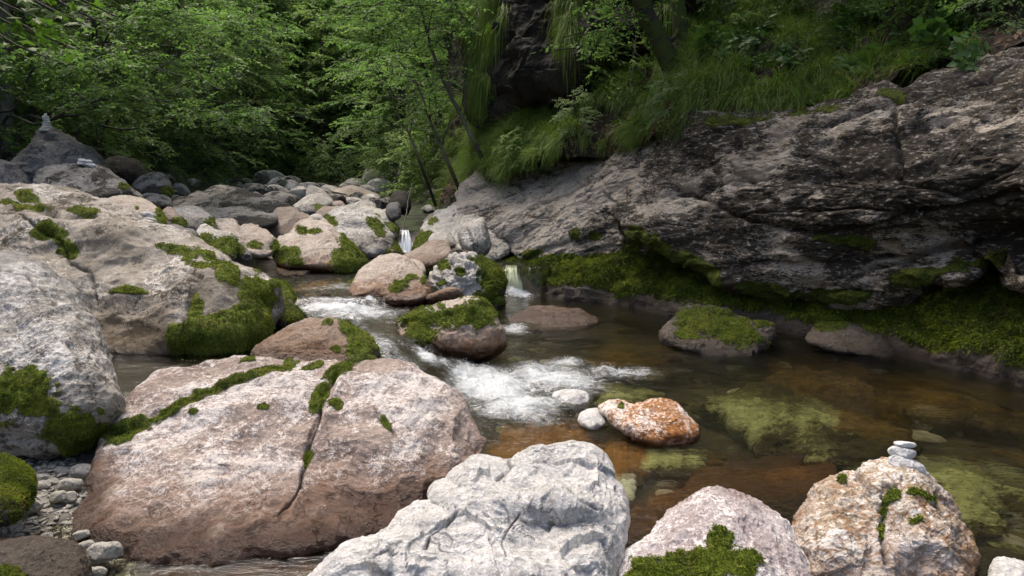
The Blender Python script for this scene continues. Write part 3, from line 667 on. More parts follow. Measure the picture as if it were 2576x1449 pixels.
rock('tall oval grey boulder standing on end by the right bank',
     [(1154, 600), (1155, 572), (1170, 561), (1192, 553), (1214, 549), (1226, 575), (1234, 606), (1232, 630), (1218, 643), (1200, 650), (1180, 640), (1163, 622)],
     10.6, 10.95, 0.42, 'pale', facets=4, big=0.7, moss=[(1162, 635, 8, 14)], cracks=[([(1178, 575), (1190, 610), (1194, 640)], 3, 0.03)])
rock('small rounded grey boulder left of the standing oval one',
     [(1078, 605), (1085, 590), (1105, 583), (1130, 585), (1142, 598), (1142, 622), (1110, 630), (1082, 622)], 11.2, 11.7, 0.3, 'pale', facets=3)
rock('long low pinkish rock below the upper waterfall',
     [(1010, 648), (1040, 630), (1070, 612), (1100, 605), (1125, 612), (1135, 640), (1110, 662), (1060, 672), (1020, 664)], 10.3, 11.3, 0.3, 'brown', wl=0.3, facets=3)
rock('bright moss cushion rock on the right of the upper waterfall',
     [(1036, 640), (1045, 615), (1055, 598), (1075, 585), (1092, 590), (1092, 612), (1075, 630), (1055, 645)], 11.6, 12.0, 0.25, 'brown', facets=2, moss=[(1065, 615, 50, 50)])
rock('round yellow moss boulder left of the knobby white one under the oval boulder',
     [(1130, 640), (1145, 625), (1180, 632), (1215, 650), (1245, 668), (1268, 690), (1270, 730), (1252, 745), (1225, 700), (1180, 660), (1140, 655)], 9.7, 10.3, 0.3, 'ledge', facets=2, moss=[(1240, 690, 50, 40), (1200, 655, 40, 14, 20)], center=(1225, 680))
rock('mossy hump rock against the side of the huge pale boulder',
     [(676, 725), (690, 706), (712, 710), (732, 730), (740, 760), (720, 775), (685, 772)], 7.6, 7.9, 0.22, 'brown', wl=0.25, facets=2, moss=[(710, 735, 50, 45)])
rock('dark mossy rock sloping into the water beside the huge pale boulder',
     [(670, 800), (680, 765), (700, 748), (728, 755), (752, 780), (770, 808), (755, 830), (700, 835)], W(822, L1), 7.3, 0.22, 'ledge', wl=L1, facets=2, moss=[(710, 780, 50, 30, 20), (740, 800, 25, 20)])
rock('squared boulder with a dark green mossy front behind the huge pale boulder',
     [(490, 615), (495, 582), (507, 568), (519, 564), (530, 571), (548, 579), (590, 592), (595, 604), (590, 648), (560, 652), (520, 640)], 9.3, 9.9, 0.35, 'pale', facets=5, fin=0.2, moss=[(555, 622, 45, 26), (520, 600, 20, 12)])
rock('small dark mossy rock at the edge of the upper pool',
     [(584, 650), (590, 615), (602, 612), (622, 630), (634, 650), (610, 658)], 9.6, 9.9, 0.2, 'grey', wl=L2, facets=2, moss=[(602, 632, 14, 14)])
rock('light grey boulder row end above the upper pool',
     [(532, 560), (548, 553), (571, 552), (589, 556), (604, 570), (633, 568), (660, 579), (680, 591), (692, 603), (698, 628), (670, 645), (632, 645), (600, 622), (560, 596)], 10.8, 12.0, 0.5, 'tan', wl=0.3, facets=5, moss=[(690, 620, 14, 14), (640, 618, 20, 10)], center=(620, 602))
rock('pale rounded stone lying at the upper pool waterline', [(643, 646), (652, 629), (668, 624), (690, 630), (700, 648), (690, 656), (655, 656)], W(650, L2), 12.6, 0.22, 'pale', wl=L2, facets=2)
rock('smooth grey domed boulder in the left rock row',
     [(420, 530), (448, 524), (483, 520), (507, 526), (525, 540), (536, 558), (540, 578), (500, 585), (450, 572)], 11.2, 11.9, 0.45, 'pale', facets=3, moss=[(525, 565, 14, 18)])
rock('shaded boulder wedged between the domed and the white topped one',
     [(405, 540), (425, 520), (450, 540), (468, 565), (460, 585), (420, 575)], 10.5, 10.8, 0.3, 'brown', facets=3, moss=[(450, 560, 18, 14)])
rock('white topped boulder carrying a few small stones behind the huge pale one',
     [(228, 512), (268, 497), (315, 492), (352, 500), (386, 515), (405, 540), (411, 570), (380, 585), (300, 560), (235, 530)], 9.3, 10.2, 0.45, 'tan', facets=3, moss=[(402, 545, 14, 26), (345, 525, 6, 4)])
rock('dark pyramid shaped boulder topped by the tall cairn',
     [(18, 440), (28, 418), (46, 395), (80, 364), (104, 333), (122, 325), (142, 331), (182, 356), (226, 382), (250, 406), (268, 436), (280, 490), (200, 520), (60, 510), (26, 470)], 11.6, 12.6, 0.8, 'grey', facets=7, fin=0.22, rough=1.2, chip=[(0.05, 4), (0.03, 10)], center=(140, 430))
rock('flat topped boulder covered in dark lichen in front of the pyramid boulder',
     [(92, 472), (97, 440), (113, 422), (142, 416), (200, 419), (252, 425), (291, 448), (322, 470), (356, 500), (340, 530), (240, 530), (130, 515)], 10.2, 11.0, 0.6, 'lichen', facets=5, fin=0.16, center=(215, 470), moss=[(310, 472, 14, 8, 20)])
rock('grey broken boulder at the left edge below the pyramid boulder',
     [(-80, 460), (-60, 420), (-10, 404), (28, 412), (55, 436), (70, 470), (72, 510), (0, 520), (-70, 510)], 10.4, 11.0, 0.5, 'grey', facets=6, fin=0.2, rough=1.2, chip=[(0.06, 4), (0.03, 9)])
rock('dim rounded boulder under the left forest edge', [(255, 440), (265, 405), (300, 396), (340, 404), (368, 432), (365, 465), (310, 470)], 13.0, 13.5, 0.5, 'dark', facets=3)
rock('dim mossy boulder right of the lichen boulder', [(335, 475), (350, 450), (385, 435), (415, 440), (430, 462), (428, 495), (380, 500)], 12.3, 12.9, 0.5, 'lichen', facets=3, moss=[(420, 480, 14, 14)])
rock('small grey boulder tucked behind the white topped one', [(355, 515), (360, 490), (390, 488), (425, 500), (432, 520), (410, 540), (375, 535)], 11.6, 12.0, 0.35, 'lichen', facets=3)
rock('wide lichen spotted slab at the back of the left rock pile',
     [(430, 520), (455, 500), (500, 487), (545, 476), (590, 474), (615, 480), (640, 492), (690, 500), (726, 512), (733, 524), (700, 535), (640, 545), (560, 545), (470, 540)], 14.3, 16.6, 0.6, 'lichen', facets=4, center=(590, 515), rough=1.3)
rock('grey slab with a dark underside below the lichen slab',
     [(520, 540), (545, 528), (590, 522), (632, 523), (665, 535), (695, 545), (690, 565), (650, 576), (590, 570), (545, 560)], 12.7, 13.8, 0.5, 'lichen', facets=4)
rock('pale pointed boulder at the centre of the far streambed',
     [(732, 528), (750, 506), (767, 496), (785, 489), (797, 484), (810, 485), (820, 491), (829, 498), (837, 512), (830, 526), (815, 540), (775, 542)], 16.2, 17.2, 0.6, 'pale', facets=5, moss=[(800, 522, 10, 12)], tuft=False)
rock('leaning brown-grey boulder with a dark hollow under it',
     [(668, 582), (682, 552), (695, 530), (712, 522), (736, 520), (754, 532), (776, 545), (779, 560), (752, 590), (700, 608)], 13.2, 14.2, 0.5, 'brown', facets=5, fin=0.2)
rock('small white stone perched on the big smooth boulder', [(777, 556), (778, 545), (792, 539), (808, 541), (812, 552), (804, 560)], 11.9, 12.1, 0.16, 'pale', facets=3)
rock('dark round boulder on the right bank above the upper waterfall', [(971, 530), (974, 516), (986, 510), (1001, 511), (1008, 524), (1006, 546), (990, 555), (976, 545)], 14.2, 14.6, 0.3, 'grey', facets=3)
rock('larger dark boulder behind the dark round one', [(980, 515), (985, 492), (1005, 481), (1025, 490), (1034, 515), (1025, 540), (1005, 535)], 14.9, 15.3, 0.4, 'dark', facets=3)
rock('mossy bedrock hump between the upper waterfall and the far stones',
     [(868, 545), (890, 530), (925, 522), (962, 530), (990, 555), (1003, 580), (985, 600), (940, 575), (890, 560)], 13.8, 15.0, 0.5, 'knobby', facets=4, moss=[(985, 575, 22, 12, 30), (940, 545, 16, 8)], tuft=False)
rock('pale tilted bedrock plate behind the standing oval boulder',
     [(1058, 640), (1054, 605), (1072, 565), (1092, 538), (1125, 522), (1170, 505), (1225, 505), (1270, 525), (1285, 560), (1285, 620), (1240, 660), (1150, 660), (1080, 640)], 11.3, 13.6, 0.5, 'knobby', facets=6, fin=0.16, center=(1160, 585), rough=1.5, moss=[(1055, 600, 16, 20), (1090, 560, 10, 14)], tuft=False)
rock('mossy rock in the pool near the right bank',
     [(1662, 845), (1690, 810), (1720, 785), (1760, 776), (1820, 780), (1856, 800), (1892, 812), (1940, 810), (1948, 826), (1930, 862), (1895, 898), (1850, 912), (1770, 900), (1700, 875)], W(890), 7.9, 0.28, 'ledge', wl=0.0, facets=4, center=(1800, 845), rough=1.5,
     moss=[(1800, 815, 95, 32, 5), (1850, 840, 70, 30, 15), (1740, 815, 40, 26), (1730, 845, 30, 14), (1920, 818, 25, 10)])
rock('grey wet rock with a mossy crown at the foot of the right bank',
     [(2026, 855), (2055, 822), (2120, 812), (2195, 824), (2236, 850), (2266, 892), (2240, 910), (2150, 900), (2070, 880)], W(892), 7.5, 0.25, 'ledge', wl=0.0, facets=3, moss=[(2090, 820, 50, 14), (2200, 832, 50, 14, 15)])
rock('brown hump just breaking the water near the right waterfall', [(1280, 805), (1320, 778), (1370, 771), (1440, 777), (1492, 795), (1500, 815), (1430, 835), (1320, 830)], W(822), 9.0, 0.12, 'brown', wl=0.02, facets=2)
rock('white stone in the foam left of the rust coloured boulder', [(1455, 1045), (1475, 1032), (1505, 1030), (1525, 1048), (1522, 1070), (1490, 1080), (1462, 1068)], W(1080), 5.05, 0.10, 'white', chip=[(0.05, 3)], wl=-0.1, facets=2)
rock('flat creamy stone washed over by the white water', [(1392, 1000), (1400, 985), (1440, 978), (1475, 988), (1480, 1010), (1450, 1028), (1405, 1022)], W(1025, -0.02), 5.5, 0.08, 'white', chip=[(0.05, 3)], wl=-0.1, facets=2)
rock('pale stone cut by the right bottom corner of the photo', [(2485, 1470), (2492, 1425), (2510, 1402), (2550, 1408), (2600, 1435), (2640, 1500), (2560, 1530), (2495, 1510)], 2.6, 2.8, 0.12, 'white', wl=0.0, facets=3)
rock('wet dark brown rock in the lower left corner', [(-120, 1420), (-40, 1370), (60, 1352), (150, 1365), (200, 1395), (215, 1460), (160, 1560), (-80, 1560)], 2.6, 2.95, 0.2, 'ledge', facets=3, moss=[(20, 1452, 50, 22)], wl=0.1)
rock('small moss covered rock at the left edge over the gravel', [(-80, 1260), (-50, 1180), (0, 1150), (50, 1165), (78, 1205), (70, 1260), (40, 1310), (-40, 1330)], 3.0, 3.5, 0.2, 'ledge', facets=2, moss=[(20, 1215, 75, 80)], wl=-0.3)
for k, (pl, db_, dt_, lab, mt, ms_) in enumerate([
    ([(440, 600), (455, 580), (480, 575), (500, 590), (495, 620), (465, 625)], 9.2, 9.5, 'little mossy rock wedged above the huge pale boulder edge', 'grey', [(480, 605, 22, 18)]),
    ([(412, 570), (440, 565), (470, 578), (480, 600), (450, 610), (420, 596)], 9.0, 9.4, 'slanted greenish rock just behind the huge pale boulder', 'grey', [(465, 592, 14, 12)]),
    ([(836, 515), (845, 505), (862, 508), (868, 525), (850, 532)], 15.8, 16.1, 'brown lump right of the pale pointed boulder', 'brown', []),
    ([(795, 545), (805, 525), (830, 518), (850, 530), (850, 555), (820, 570)], 14.4, 14.8, 'brownish boulder above the small perched white stone', 'brown', [(845, 535, 12, 6)]),
    ([(880, 520), (900, 508), (925, 506), (945, 516), (940, 535), (900, 540)], 15.6, 16.0, 'grey-white broken boulder below the bushes', 'pale', []),
    ([(905, 512), (915, 497), (932, 495), (942, 510), (938, 525), (915, 525)], 16.5, 16.9, 'upright pale stone leaning in the far stone field', 'lichen', [])]):
    rock(lab, pl, db_, dt_, 0.25, mt, facets=3, moss=ms_, tuft=False)

# ================================================================== cairns and loose stones
def stone(label, cx, cy, w, h, d, mat='white', tilt=0, group=None, B=None, seed=None):
    n = 11; r_ = np.random.default_rng(int(cx * 7 + cy))
    w *= 1.1; h *= 1.1
    a = np.linspace(0, 2 * math.pi, n, endpoint=False)
    k = 0.9 + 0.2 * r_.random(n)
    ex = np.sign(np.cos(a)) * np.abs(np.cos(a)) ** 0.85 * w / 2 * k; ey = np.sign(np.sin(a)) * np.abs(np.sin(a)) ** 0.85 * h / 2 * k
    t = R(tilt)
    P = [(cx + x * math.cos(t) - y * math.sin(t), cy + x * math.sin(t) + y * math.cos(t)) for x, y in zip(ex, ey)]
    return rock(label, P, d - 0.0, d + 0.02, B or w * 0.32 * d / F, mat, name='stone', cat='stone', facets=4, fin=0.2, big=0.5, rough=0.8, group=group, tuft=False, wl=-2, res=0.9)
stone('largest white stone at the bottom of the small three stone cairn', 2281, 1172, 98, 36, 3.2, 'chalk', tilt=22, group='stones of the small cairn', B=0.07)
stone('middle white stone of the small three stone cairn', 2269, 1139, 66, 28, 3.21, 'chalk', tilt=10, group='stones of the small cairn', B=0.05)
stone('smallest white stone on top of the small three stone cairn', 2276, 1118, 50, 15, 3.22, 'chalk', tilt=6, group='stones of the small cairn', B=0.04)
gc = 'stones of the tall cairn on the pyramid boulder'
for lab, cx, cy, w, h in [('long flat stone at the base of the tall cairn', 117, 327, 34, 9), ('second stone from the bottom of the tall cairn', 117, 320, 25, 8.5),
                          ('third stone from the bottom of the tall cairn', 117, 312.5, 20, 8), ('fourth stone from the bottom of the tall cairn', 117, 306, 17, 7.5),
                          ('fifth stone from the bottom of the tall cairn', 116, 300, 16, 7), ('rounded stone below the tip of the tall cairn', 114, 295, 15, 8), ('tiny pointed stone at the tip of the tall cairn', 114.5, 289.5, 8, 8)]:
    stone(lab, cx, cy, w, h, 12.3, 'chalk', tilt=5, group=gc)
stone('little stone lying beside the tall cairn base', 141, 328, 10, 8, 12.3, 'grey')
for lab, cx, cy, w, h, t in [('pale stone on the lower left of the pile on the lichen boulder', 206, 411, 24, 9, 5), ('top left stone of the pile on the lichen boulder', 207, 404, 22, 8, 12),
                             ('low right stone of the pile on the lichen boulder', 227, 415, 26, 9, 12), ('upper right stone of the pile on the lichen boulder', 223, 406, 16, 8, 10)]:
    stone(lab, cx, cy, w, h, 10.6, 'chalk', tilt=t, group='stones piled on the lichen boulder')
stone('white chip of stone on the white topped boulder', 370, 540, 30, 13, 8.9, 'white', tilt=8, group='white stones on the white topped boulder')
stone('lower white chip of stone beside the first on the white topped boulder', 380, 552, 24, 8, 8.8, 'white', tilt=14, group='white stones on the white topped boulder')
stone('small white stone behind the top of the huge pale boulder', 86, 480, 26, 8, 9.4, 'white')

# ================================================================== right bank rock
yc = np.array([728, 735, 748, 768, 795, 815, 838, 862, 900, 932, 965, 1030, 1150], float)
xc = np.array([1225, 1275, 1400, 1550, 1700, 1850, 2000, 2150, 2300, 2450, 2576, 2800, 3200], float)
yt = np.array([668, 655, 640, 622, 625, 672, 725, 688, 672, 640, 622, 600, 560], float)
dc = dwl(yc)
rows = []
for fr, pu, dn in [(-0.22, -0.05, 0), (0.0, 0.0, 0), (0.30, 0.12, 0), (0.62, 0.45, 0), (0.88, 1.0, 0), (1.0, 1.5, 0), (1.5, 1.7, 0)]:
    rows.append(np.stack([xc, yc + (yt - yc) * fr, dc + pu * np.linspace(0.8, 1.15, len(xc))], 1))
def ledge_moss(x, y, V, N, nz):
    h = V[:, 2]
    m = sstep(0.05, 0.16, h + nz * 0.16) * sstep(1.3, 0.5, h + nz * 0.5)
    top = sstep(0.25, 0.7, N[:, 2] + nz * 0.5)
    k = np.interp(x, [1260, 1500, 1700, 2100, 2600], [0.75, 0.8, 0.85, 0.75, 0.95])
    return np.clip(m * (0.35 + 0.75 * top) * k * 1.25 + (nz > 0.35) * 0.2 * m, 0, 1)
led, Vl, Ql, ml, xl_, yl_ = grid('rock_ledge', 'mossy rock ledge along the right waterline under the overhang', rows, 'ledge', 640, 150, 'rock ledge', mossf=ledge_moss, disp=(0.22, 1.5), fine=0.05, hz0=0.0, kind='structure', seed=4, strata=(0.05, 6, -0.15, 1.0))
tufts(Vl - np.array(led.location), Ql, ml, led, np.array(led.location), 0.035, 14000, 5, cap=90000, droop=1.0)

rock('smooth sloping grey rock slab of the right bank',
     [(1135, 545), (1150, 510), (1172, 465), (1195, 436), (1225, 440), (1250, 462), (1330, 425), (1400, 405), (1480, 394), (1600, 345), (1720, 320), (1760, 420), (1720, 500), (1660, 560), (1680, 640), (1620, 690), (1540, 680), (1430, 672), (1310, 655), (1262, 600), (1180, 570)],
     0, 0, 0.25, 'slab', name='cliff', cat='cliff', kind='structure', p=6, facets=0, center=(1430, 540), big=0.6, rough=0.4, strata=(0.022, 7.0, -0.45, 1.6, [(0.045, 1.1), (0.03, 3.0), (0.018, 8)], 0.06, 2.6), tuft=True, back=2.0, tdens=0.6, res=0.36,
     ctrl=[(1150, 530, 12.9), (1200, 440, 13.8), (1300, 640, 11.7), (1280, 540, 12.3), (1330, 430, 13.2), (1480, 400, 12.0), (1600, 640, 10.2), (1450, 655, 11.1), (1450, 550, 11.3), (1600, 500, 10.4), (1600, 350, 10.9), (1700, 330, 10.2), (1650, 600, 9.9), (1720, 450, 10.0)],
     moss=[(1540, 655, 90, 20), (1420, 650, 60, 12), (1460, 590, 14, 18), (1500, 596, 16, 12), (1600, 620, 26, 24), (1340, 640, 30, 10)])

rock('massive overhanging bedded rock face of the right bank',
     [(1556, 535), (1580, 490), (1625, 430), (1660, 372), (1690, 325), (1740, 296), (1830, 296), (1920, 284), (2010, 290), (2080, 268), (2150, 262), (2210, 228), (2270, 235), (2340, 206), (2450, 190), (2576, 158), (2800, 110), (3100, 150), (3150, 500), (3000, 760), (2800, 760), (2576, 712), (2500, 660), (2420, 705), (2340, 700), (2250, 735), (2210, 745), (2130, 758), (2050, 752), (1960, 738), (1880, 720), (1790, 690), (1700, 650), (1640, 610), (1585, 585)],
     0, 0, 0.3, 'cliff', name='cliff', cat='cliff', kind='structure', p=7, facets=0, center=(2250, 480), big=0.35, rough=0.6, strata=(0.022, 9.0, -0.18, 1.2, [(0.04, 2.3), (0.026, 5.5), (0.017, 12)], 0.085, 3.4), back=2.5, tuft=False, res=0.34, moss=[(1640, 610, 60, 22, 30), (1760, 670, 90, 20, 25), (1950, 725, 90, 20, 10), (2100, 735, 90, 14), (2320, 690, 80, 14, -10), (1850, 310, 90, 14), (2050, 300, 70, 12), (2250, 260, 40, 10), (2120, 600, 90, 16, 5), (2450, 660, 90, 14, -10)],
     ctrl=[(1560, 530, 9.75), (1690, 330, 10.2), (1630, 430, 10.0), (1620, 570, 9.3), (1700, 640, 8.8), (1850, 715, 8.3), (2000, 755, 8.1), (2150, 760, 7.5), (2300, 700, 6.9), (2450, 690, 6.4), (2576, 710, 6.0), (2900, 740, 5.2),
           (1750, 480, 9.3), (1900, 560, 8.3), (2050, 600, 7.7), (2200, 560, 7.2), (2350, 500, 6.7), (2576, 470, 6.1), (2900, 450, 5.4), (1900, 400, 8.6), (2150, 400, 7.6), (2400, 330, 7.0), (2200, 640, 7.5), (2400, 620, 6.9), (2576, 600, 6.5),
           (1740, 300, 9.6), (1900, 290, 9.0), (2080, 270, 8.4), (2330, 212, 7.7), (2576, 165, 7.1), (2900, 110, 6.5)],
     cracks=[([(1690, 470), (1800, 520), (1900, 560), (2050, 585), (2200, 560), (2400, 515), (2576, 470)], 6, 0.10), ([(2250, 300), (2262, 420), (2255, 460)], 7, 0.09), ([(2100, 330), (2260, 270), (2400, 240), (2576, 210)], 6, 0.07), ([(2255, 460), (2400, 490), (2576, 420)], 5, 0.06), ([(2160, 690), (2300, 640), (2450, 600), (2576, 570)], 9, 0.12)])

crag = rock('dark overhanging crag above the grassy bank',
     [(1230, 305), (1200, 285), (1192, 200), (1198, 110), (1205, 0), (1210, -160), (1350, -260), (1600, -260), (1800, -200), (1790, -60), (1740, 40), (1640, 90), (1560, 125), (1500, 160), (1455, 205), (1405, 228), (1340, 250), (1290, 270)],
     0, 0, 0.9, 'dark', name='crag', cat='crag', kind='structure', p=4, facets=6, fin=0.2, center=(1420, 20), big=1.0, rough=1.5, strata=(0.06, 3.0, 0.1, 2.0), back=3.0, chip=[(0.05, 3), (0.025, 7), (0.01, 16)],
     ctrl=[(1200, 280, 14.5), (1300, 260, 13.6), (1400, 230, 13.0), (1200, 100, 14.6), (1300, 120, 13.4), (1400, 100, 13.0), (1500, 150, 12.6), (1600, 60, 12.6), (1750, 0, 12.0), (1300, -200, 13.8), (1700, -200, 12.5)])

# grassy bank above the rock
bank_rows = [
 [(1120, 520, 15.6), (1185, 470, 14.6), (1260, 452, 13.0), (1480, 398, 11.5), (1600, 352, 10.4), (1700, 318, 9.7), (1900, 292, 9.1), (2080, 275, 8.5), (2330, 214, 7.8), (2576, 172, 7.2), (2900, 118, 6.7), (3400, 60, 6.2)],
 [(1120, 470, 16.2), (1185, 420, 15.0), (1245, 372, 13.8), (1450, 330, 12.0), (1600, 280, 11.0), (1740, 240, 10.2), (1900, 208, 9.7), (2080, 180, 9.2), (2330, 130, 8.6), (2576, 80, 8.0), (2900, 20, 7.5), (3400, -40, 7.0)],
 [(1130, 380, 17.0), (1200, 330, 15.6), (1260, 285, 14.4), (1440, 235, 12.6), (1600, 170, 12.0), (1760, 120, 11.4), (1900, 90, 10.8), (2080, 50, 10.3), (2330, 0, 9.7), (2576, -60, 9.1), (2900, -120, 8.5), (3400, -180, 8)],
 [(1130, 180, 18.5), (1210, 160, 17.5), (1300, 120, 16.5), (1450, 60, 15.5), (1600, -20, 15.0), (1760, -60, 14.4), (1900, -100, 13.8), (2080, -160, 13.2), (2330, -220, 12.5), (2576, -300, 12), (2900, -380, 11), (3400, -420, 10.5)],
 [(1130, -300, 23), (1210, -320, 22), (1300, -340, 21), (1450, -380, 20), (1600, -420, 19.5), (1760, -460, 19), (1900, -500, 18), (2080, -560, 17.5), (2330, -620, 17), (2576, -700, 16), (2900, -800, 15), (3400, -900, 14)]]
M['soil'] = soil_mat('leaf litter soil', (0.022, 0.016, 0.010), (0.05, 0.036, 0.024), (0.11, 0.065, 0.04))
bank, Vb, Qb, mb, xb, yb = grid('bank', 'steep earthy bank with grass above the right rock face', bank_rows, 'soil', 360, 170, 'bank', disp=(0.5, 0.9), fine=0.12, kind='structure', seed=9)
# ================================================================== land
def proj(V):
    X, Y, Z = V[..., 0], V[..., 1], V[..., 2] - CAMZ
    d = Y * CP - Z * SP; u = Y * SP + Z * CP
    return CX + F * X / d, CY - F * u / d, d

def blend(pts, X, Y, s):
    A = np.array([list(gp(x, y, z)[:2]) + [v] for x, y, z, v in pts])
    out = np.zeros(X.shape); ws = np.zeros(X.shape)
    d2 = [(X - a) ** 2 + (Y - b) ** 2 for a, b, _ in A]
    m = np.minimum.reduce(d2)
    for dd, (_, _, v) in zip(d2, A):
        w = np.exp(-(np.sqrt(dd) - np.sqrt(m)) / s); out += w * v; ws += w
    return out / ws

LEV = [(x, y, 0, 0.0) for x, y in [(1300, 755), (1300, 800), (1310, 850), (1290, 890), (1230, 930), (1170, 965), (1150, 1000), (1200, 1060), (1400, 760), (1500, 850), (1500, 950), (1700, 950), (1700, 850), (2000, 900), (2200, 1000), (2450, 1000), (2576, 1100), (2300, 1250), (2000, 1200), (1700, 1250), (1500, 1150), (1250, 1110), (1150, 1250), (1000, 1340), (700, 1400), (400, 1420), (200, 1400), (1280, 1440), (1600, 1440), (2000, 1440), (2550, 1440), (1370, 1000), (1950, 1050), (1110, 1020), (330, 1180), (100, 1250)]]
LEV += [(x, y, 0.25, 0.25) for x, y in [(790, 782), (860, 784), (930, 782), (1000, 778), (1080, 772), (960, 820), (1000, 850), (860, 800), (980, 890), (940, 900), (780, 820), (600, 890), (450, 920), (560, 890), (360, 940), (960, 800), (1040, 790)]]
LEV += [(1060, 905, 0.17, 0.17), (1010, 930, 0.16, 0.16), (1090, 915, 0.12, 0.12)]
LEV += [(x, y, 0.36, 0.36) for x, y in [(770, 745), (850, 742), (930, 742), (800, 725), (900, 728), (860, 735), (700, 700), (640, 665), (760, 690), (690, 665), (900, 690), (620, 655)]]
LEV += [(x, y, 0.44, 0.44) for x, y in [(1290, 668), (1280, 660), (1305, 662)]]
LEV += [(1020, 640, 0.40, 0.40), (1010, 650, 0.4, 0.4)]

def level(X, Y): return blend(LEV, X, Y, 0.075)

DEP = [(x, y, z, v) for x, y, z, v in [(2000, 1050, 0, .30), (2300, 1050, 0, .4), (2500, 1100, 0, .4), (1600, 900, 0, .4), (1400, 850, 0, .3), (1300, 1000, 0, .2), (1500, 1150, 0, .14), (1300, 1100, 0, .12), (1800, 1300, 0, .16), (1600, 1300, 0, .14), (2500, 1400, 0, .12), (500, 1420, 0, .10), (800, 1420, 0, .12), (300, 1300, 0, .03), (280, 1400, 0, .03), (100, 1220, 0, -.06), (60, 1320, 0, -.05), (180, 1200, 0, -.05), (200, 1320, 0, -.015), (-300, 1250, 0, -.2), (850, 780, .25, .12), (980, 860, .25, .10), (550, 890, .25, .10), (850, 720, .36, .10), (680, 680, .36, .14), (450, 925, .25, .05)]]
def xl(Y): return np.interp(Y, [0, 5, 9, 12, 20, 40, 60, 130], [-4.6, -6.2, -8.3, -9.0, -10.2, -13.6, -20, -40])
def xr(Y): return np.interp(Y, [0, 6, 10, 13, 15, 20, 30, 40, 60, 130], [5.5, 5.2, 4.2, 2.2, 0.2, -2.4, -6.4, -9.6, -14, -30])
def ground(X, Y, fine=True):
    P = np.stack([X, Y, np.zeros_like(X)], -1)
    base = np.interp(Y, [0, 9, 10.5, 13, 15, 40, 60], [-0.25, -0.2, 0.1, 0.45, 0.62, 1.66, 3.5])
    if fine:
        near = sstep(14.0, 10.5, Y)
        wl = blend(LEV, X, Y, 0.3) - blend(DEP, X, Y, 0.5)
        z = base * (1 - near) + wl * near
    else: z = base
    le = np.maximum(0, xl(Y) - X); re = np.maximum(0, X - xr(Y))
    z = z + 0.95 * le * sstep(0, 1.5, le) + 0.25 * np.sqrt(le) + 1.15 * re * sstep(0, 1.5, re) + np.maximum(0, Y - 42) * 0.8
    far = np.clip(le + re + np.maximum(0, Y - 40), 0, 4) / 4
    z = z + fbm(P, 0.35, 4) * 0.9 * far + 0.05 * fbm(P, 1.7, 4) + 0.02 * ridged(P, 6, 3)
    return z

def heightmesh(name, xs, ys, fn, mat, label, kind='structure', attrs=None):
    X, Y = np.meshgrid(xs, ys); Z = fn(X, Y)
    V = np.stack([X, Y, Z], -1).reshape(-1, 3); nx, ny = len(xs), len(ys)
    i = np.arange(ny - 1)[:, None] * nx; j = np.arange(nx - 1)[None]
    Q = np.stack([i + j, i + j + 1, i + nx + j + 1, i + nx + j], -1).reshape(-1, 4)
    va = {'moss': np.zeros(len(V)), 'hz': np.ones(len(V)), 'crack': np.zeros(len(V))}
    if attrs: va.update(attrs(X.ravel(), Y.ravel(), Z.ravel()))
    me = mesh_np(name, V, Q, True, vattr=va, mats=[M[mat]])
    return tag(ob(name, me), label, None, None, kind)

g = NT('stream bed'); v = g.mapping(); vs = g.mapping((1.0, 2.2, 1), (0, 0, R(25)))
col = g.mix(g.ramp(g.noise(vs, 1.6, 6, 0.6, 0.6), 0.40, 0.62), (0.009, 0.008, 0.004), (0.036, 0.018, 0.005))
col = g.mix(g.ramp(g.noise(vs, 2.3, 7, 0.65, 0.5), 0.55, 0.68, 0, 0.8), col, (0.055, 0.040, 0.012))
col = g.mix(g.ramp(g.noise(v, 17, 8, 0.7), 0.42, 0.62, 0.75, 0), col, (0.018, 0.012, 0.007))
col = g.mix(g.ramp(g.attr('dry'), 0.2, 0.8), col, g.mix(g.ramp(g.noise(v, 9, 8, 0.7), 0.35, 0.65), (0.10, 0.09, 0.075), (0.22, 0.205, 0.18)))
bs = g.n('ShaderNodeBsdfPrincipled', i_Roughness=0.8); g.set(bs.inputs['Base Color'], col)
g.set(bs.inputs['Normal'], g.bump(g.noise(v, 18, 10, 0.7), 0.8, 0.04))
M['bed'] = g.done(bs.outputs[0])
def dryf(X, Y, Z): return {'dry': np.clip(sstep(-0.03, 0.04, Z - blend(LEV, X, Y, 0.3)) + sstep(12.5, 13.5, Y), 0, 1)}
heightmesh('riverbed', np.arange(-7.5, 7.5, 0.045), np.arange(0.6, 15.2, 0.045), ground, 'bed', 'brown algae covered stream bed', attrs=dryf)
def gfar(X, Y):
    inb = (np.abs(X) < 7.0) & (Y < 14.8)
    return ground(X, Y, False) - np.where(inb, 1.2, 0.0)
M['forest floor'] = soil_mat('forest floor', (0.014, 0.013, 0.007), (0.028, 0.027, 0.016), (0.06, 0.055, 0.04), (0.055, 0.085, 0.024))
heightmesh('hillside', np.arange(-75, 45, 0.45), np.arange(-12, 125, 0.45), gfar, 'forest floor', 'wooded slopes of the gorge')

def hit(x, y, d0=9.0, d1=95, fn=None):
    d = np.arange(d0, d1, 0.2); P = pt(x, y, d)
    z = ground(P[:, 0], P[:, 1], False)
    k = np.where(P[:, 2] < z)[0]
    return P[k[0]] if len(k) else None

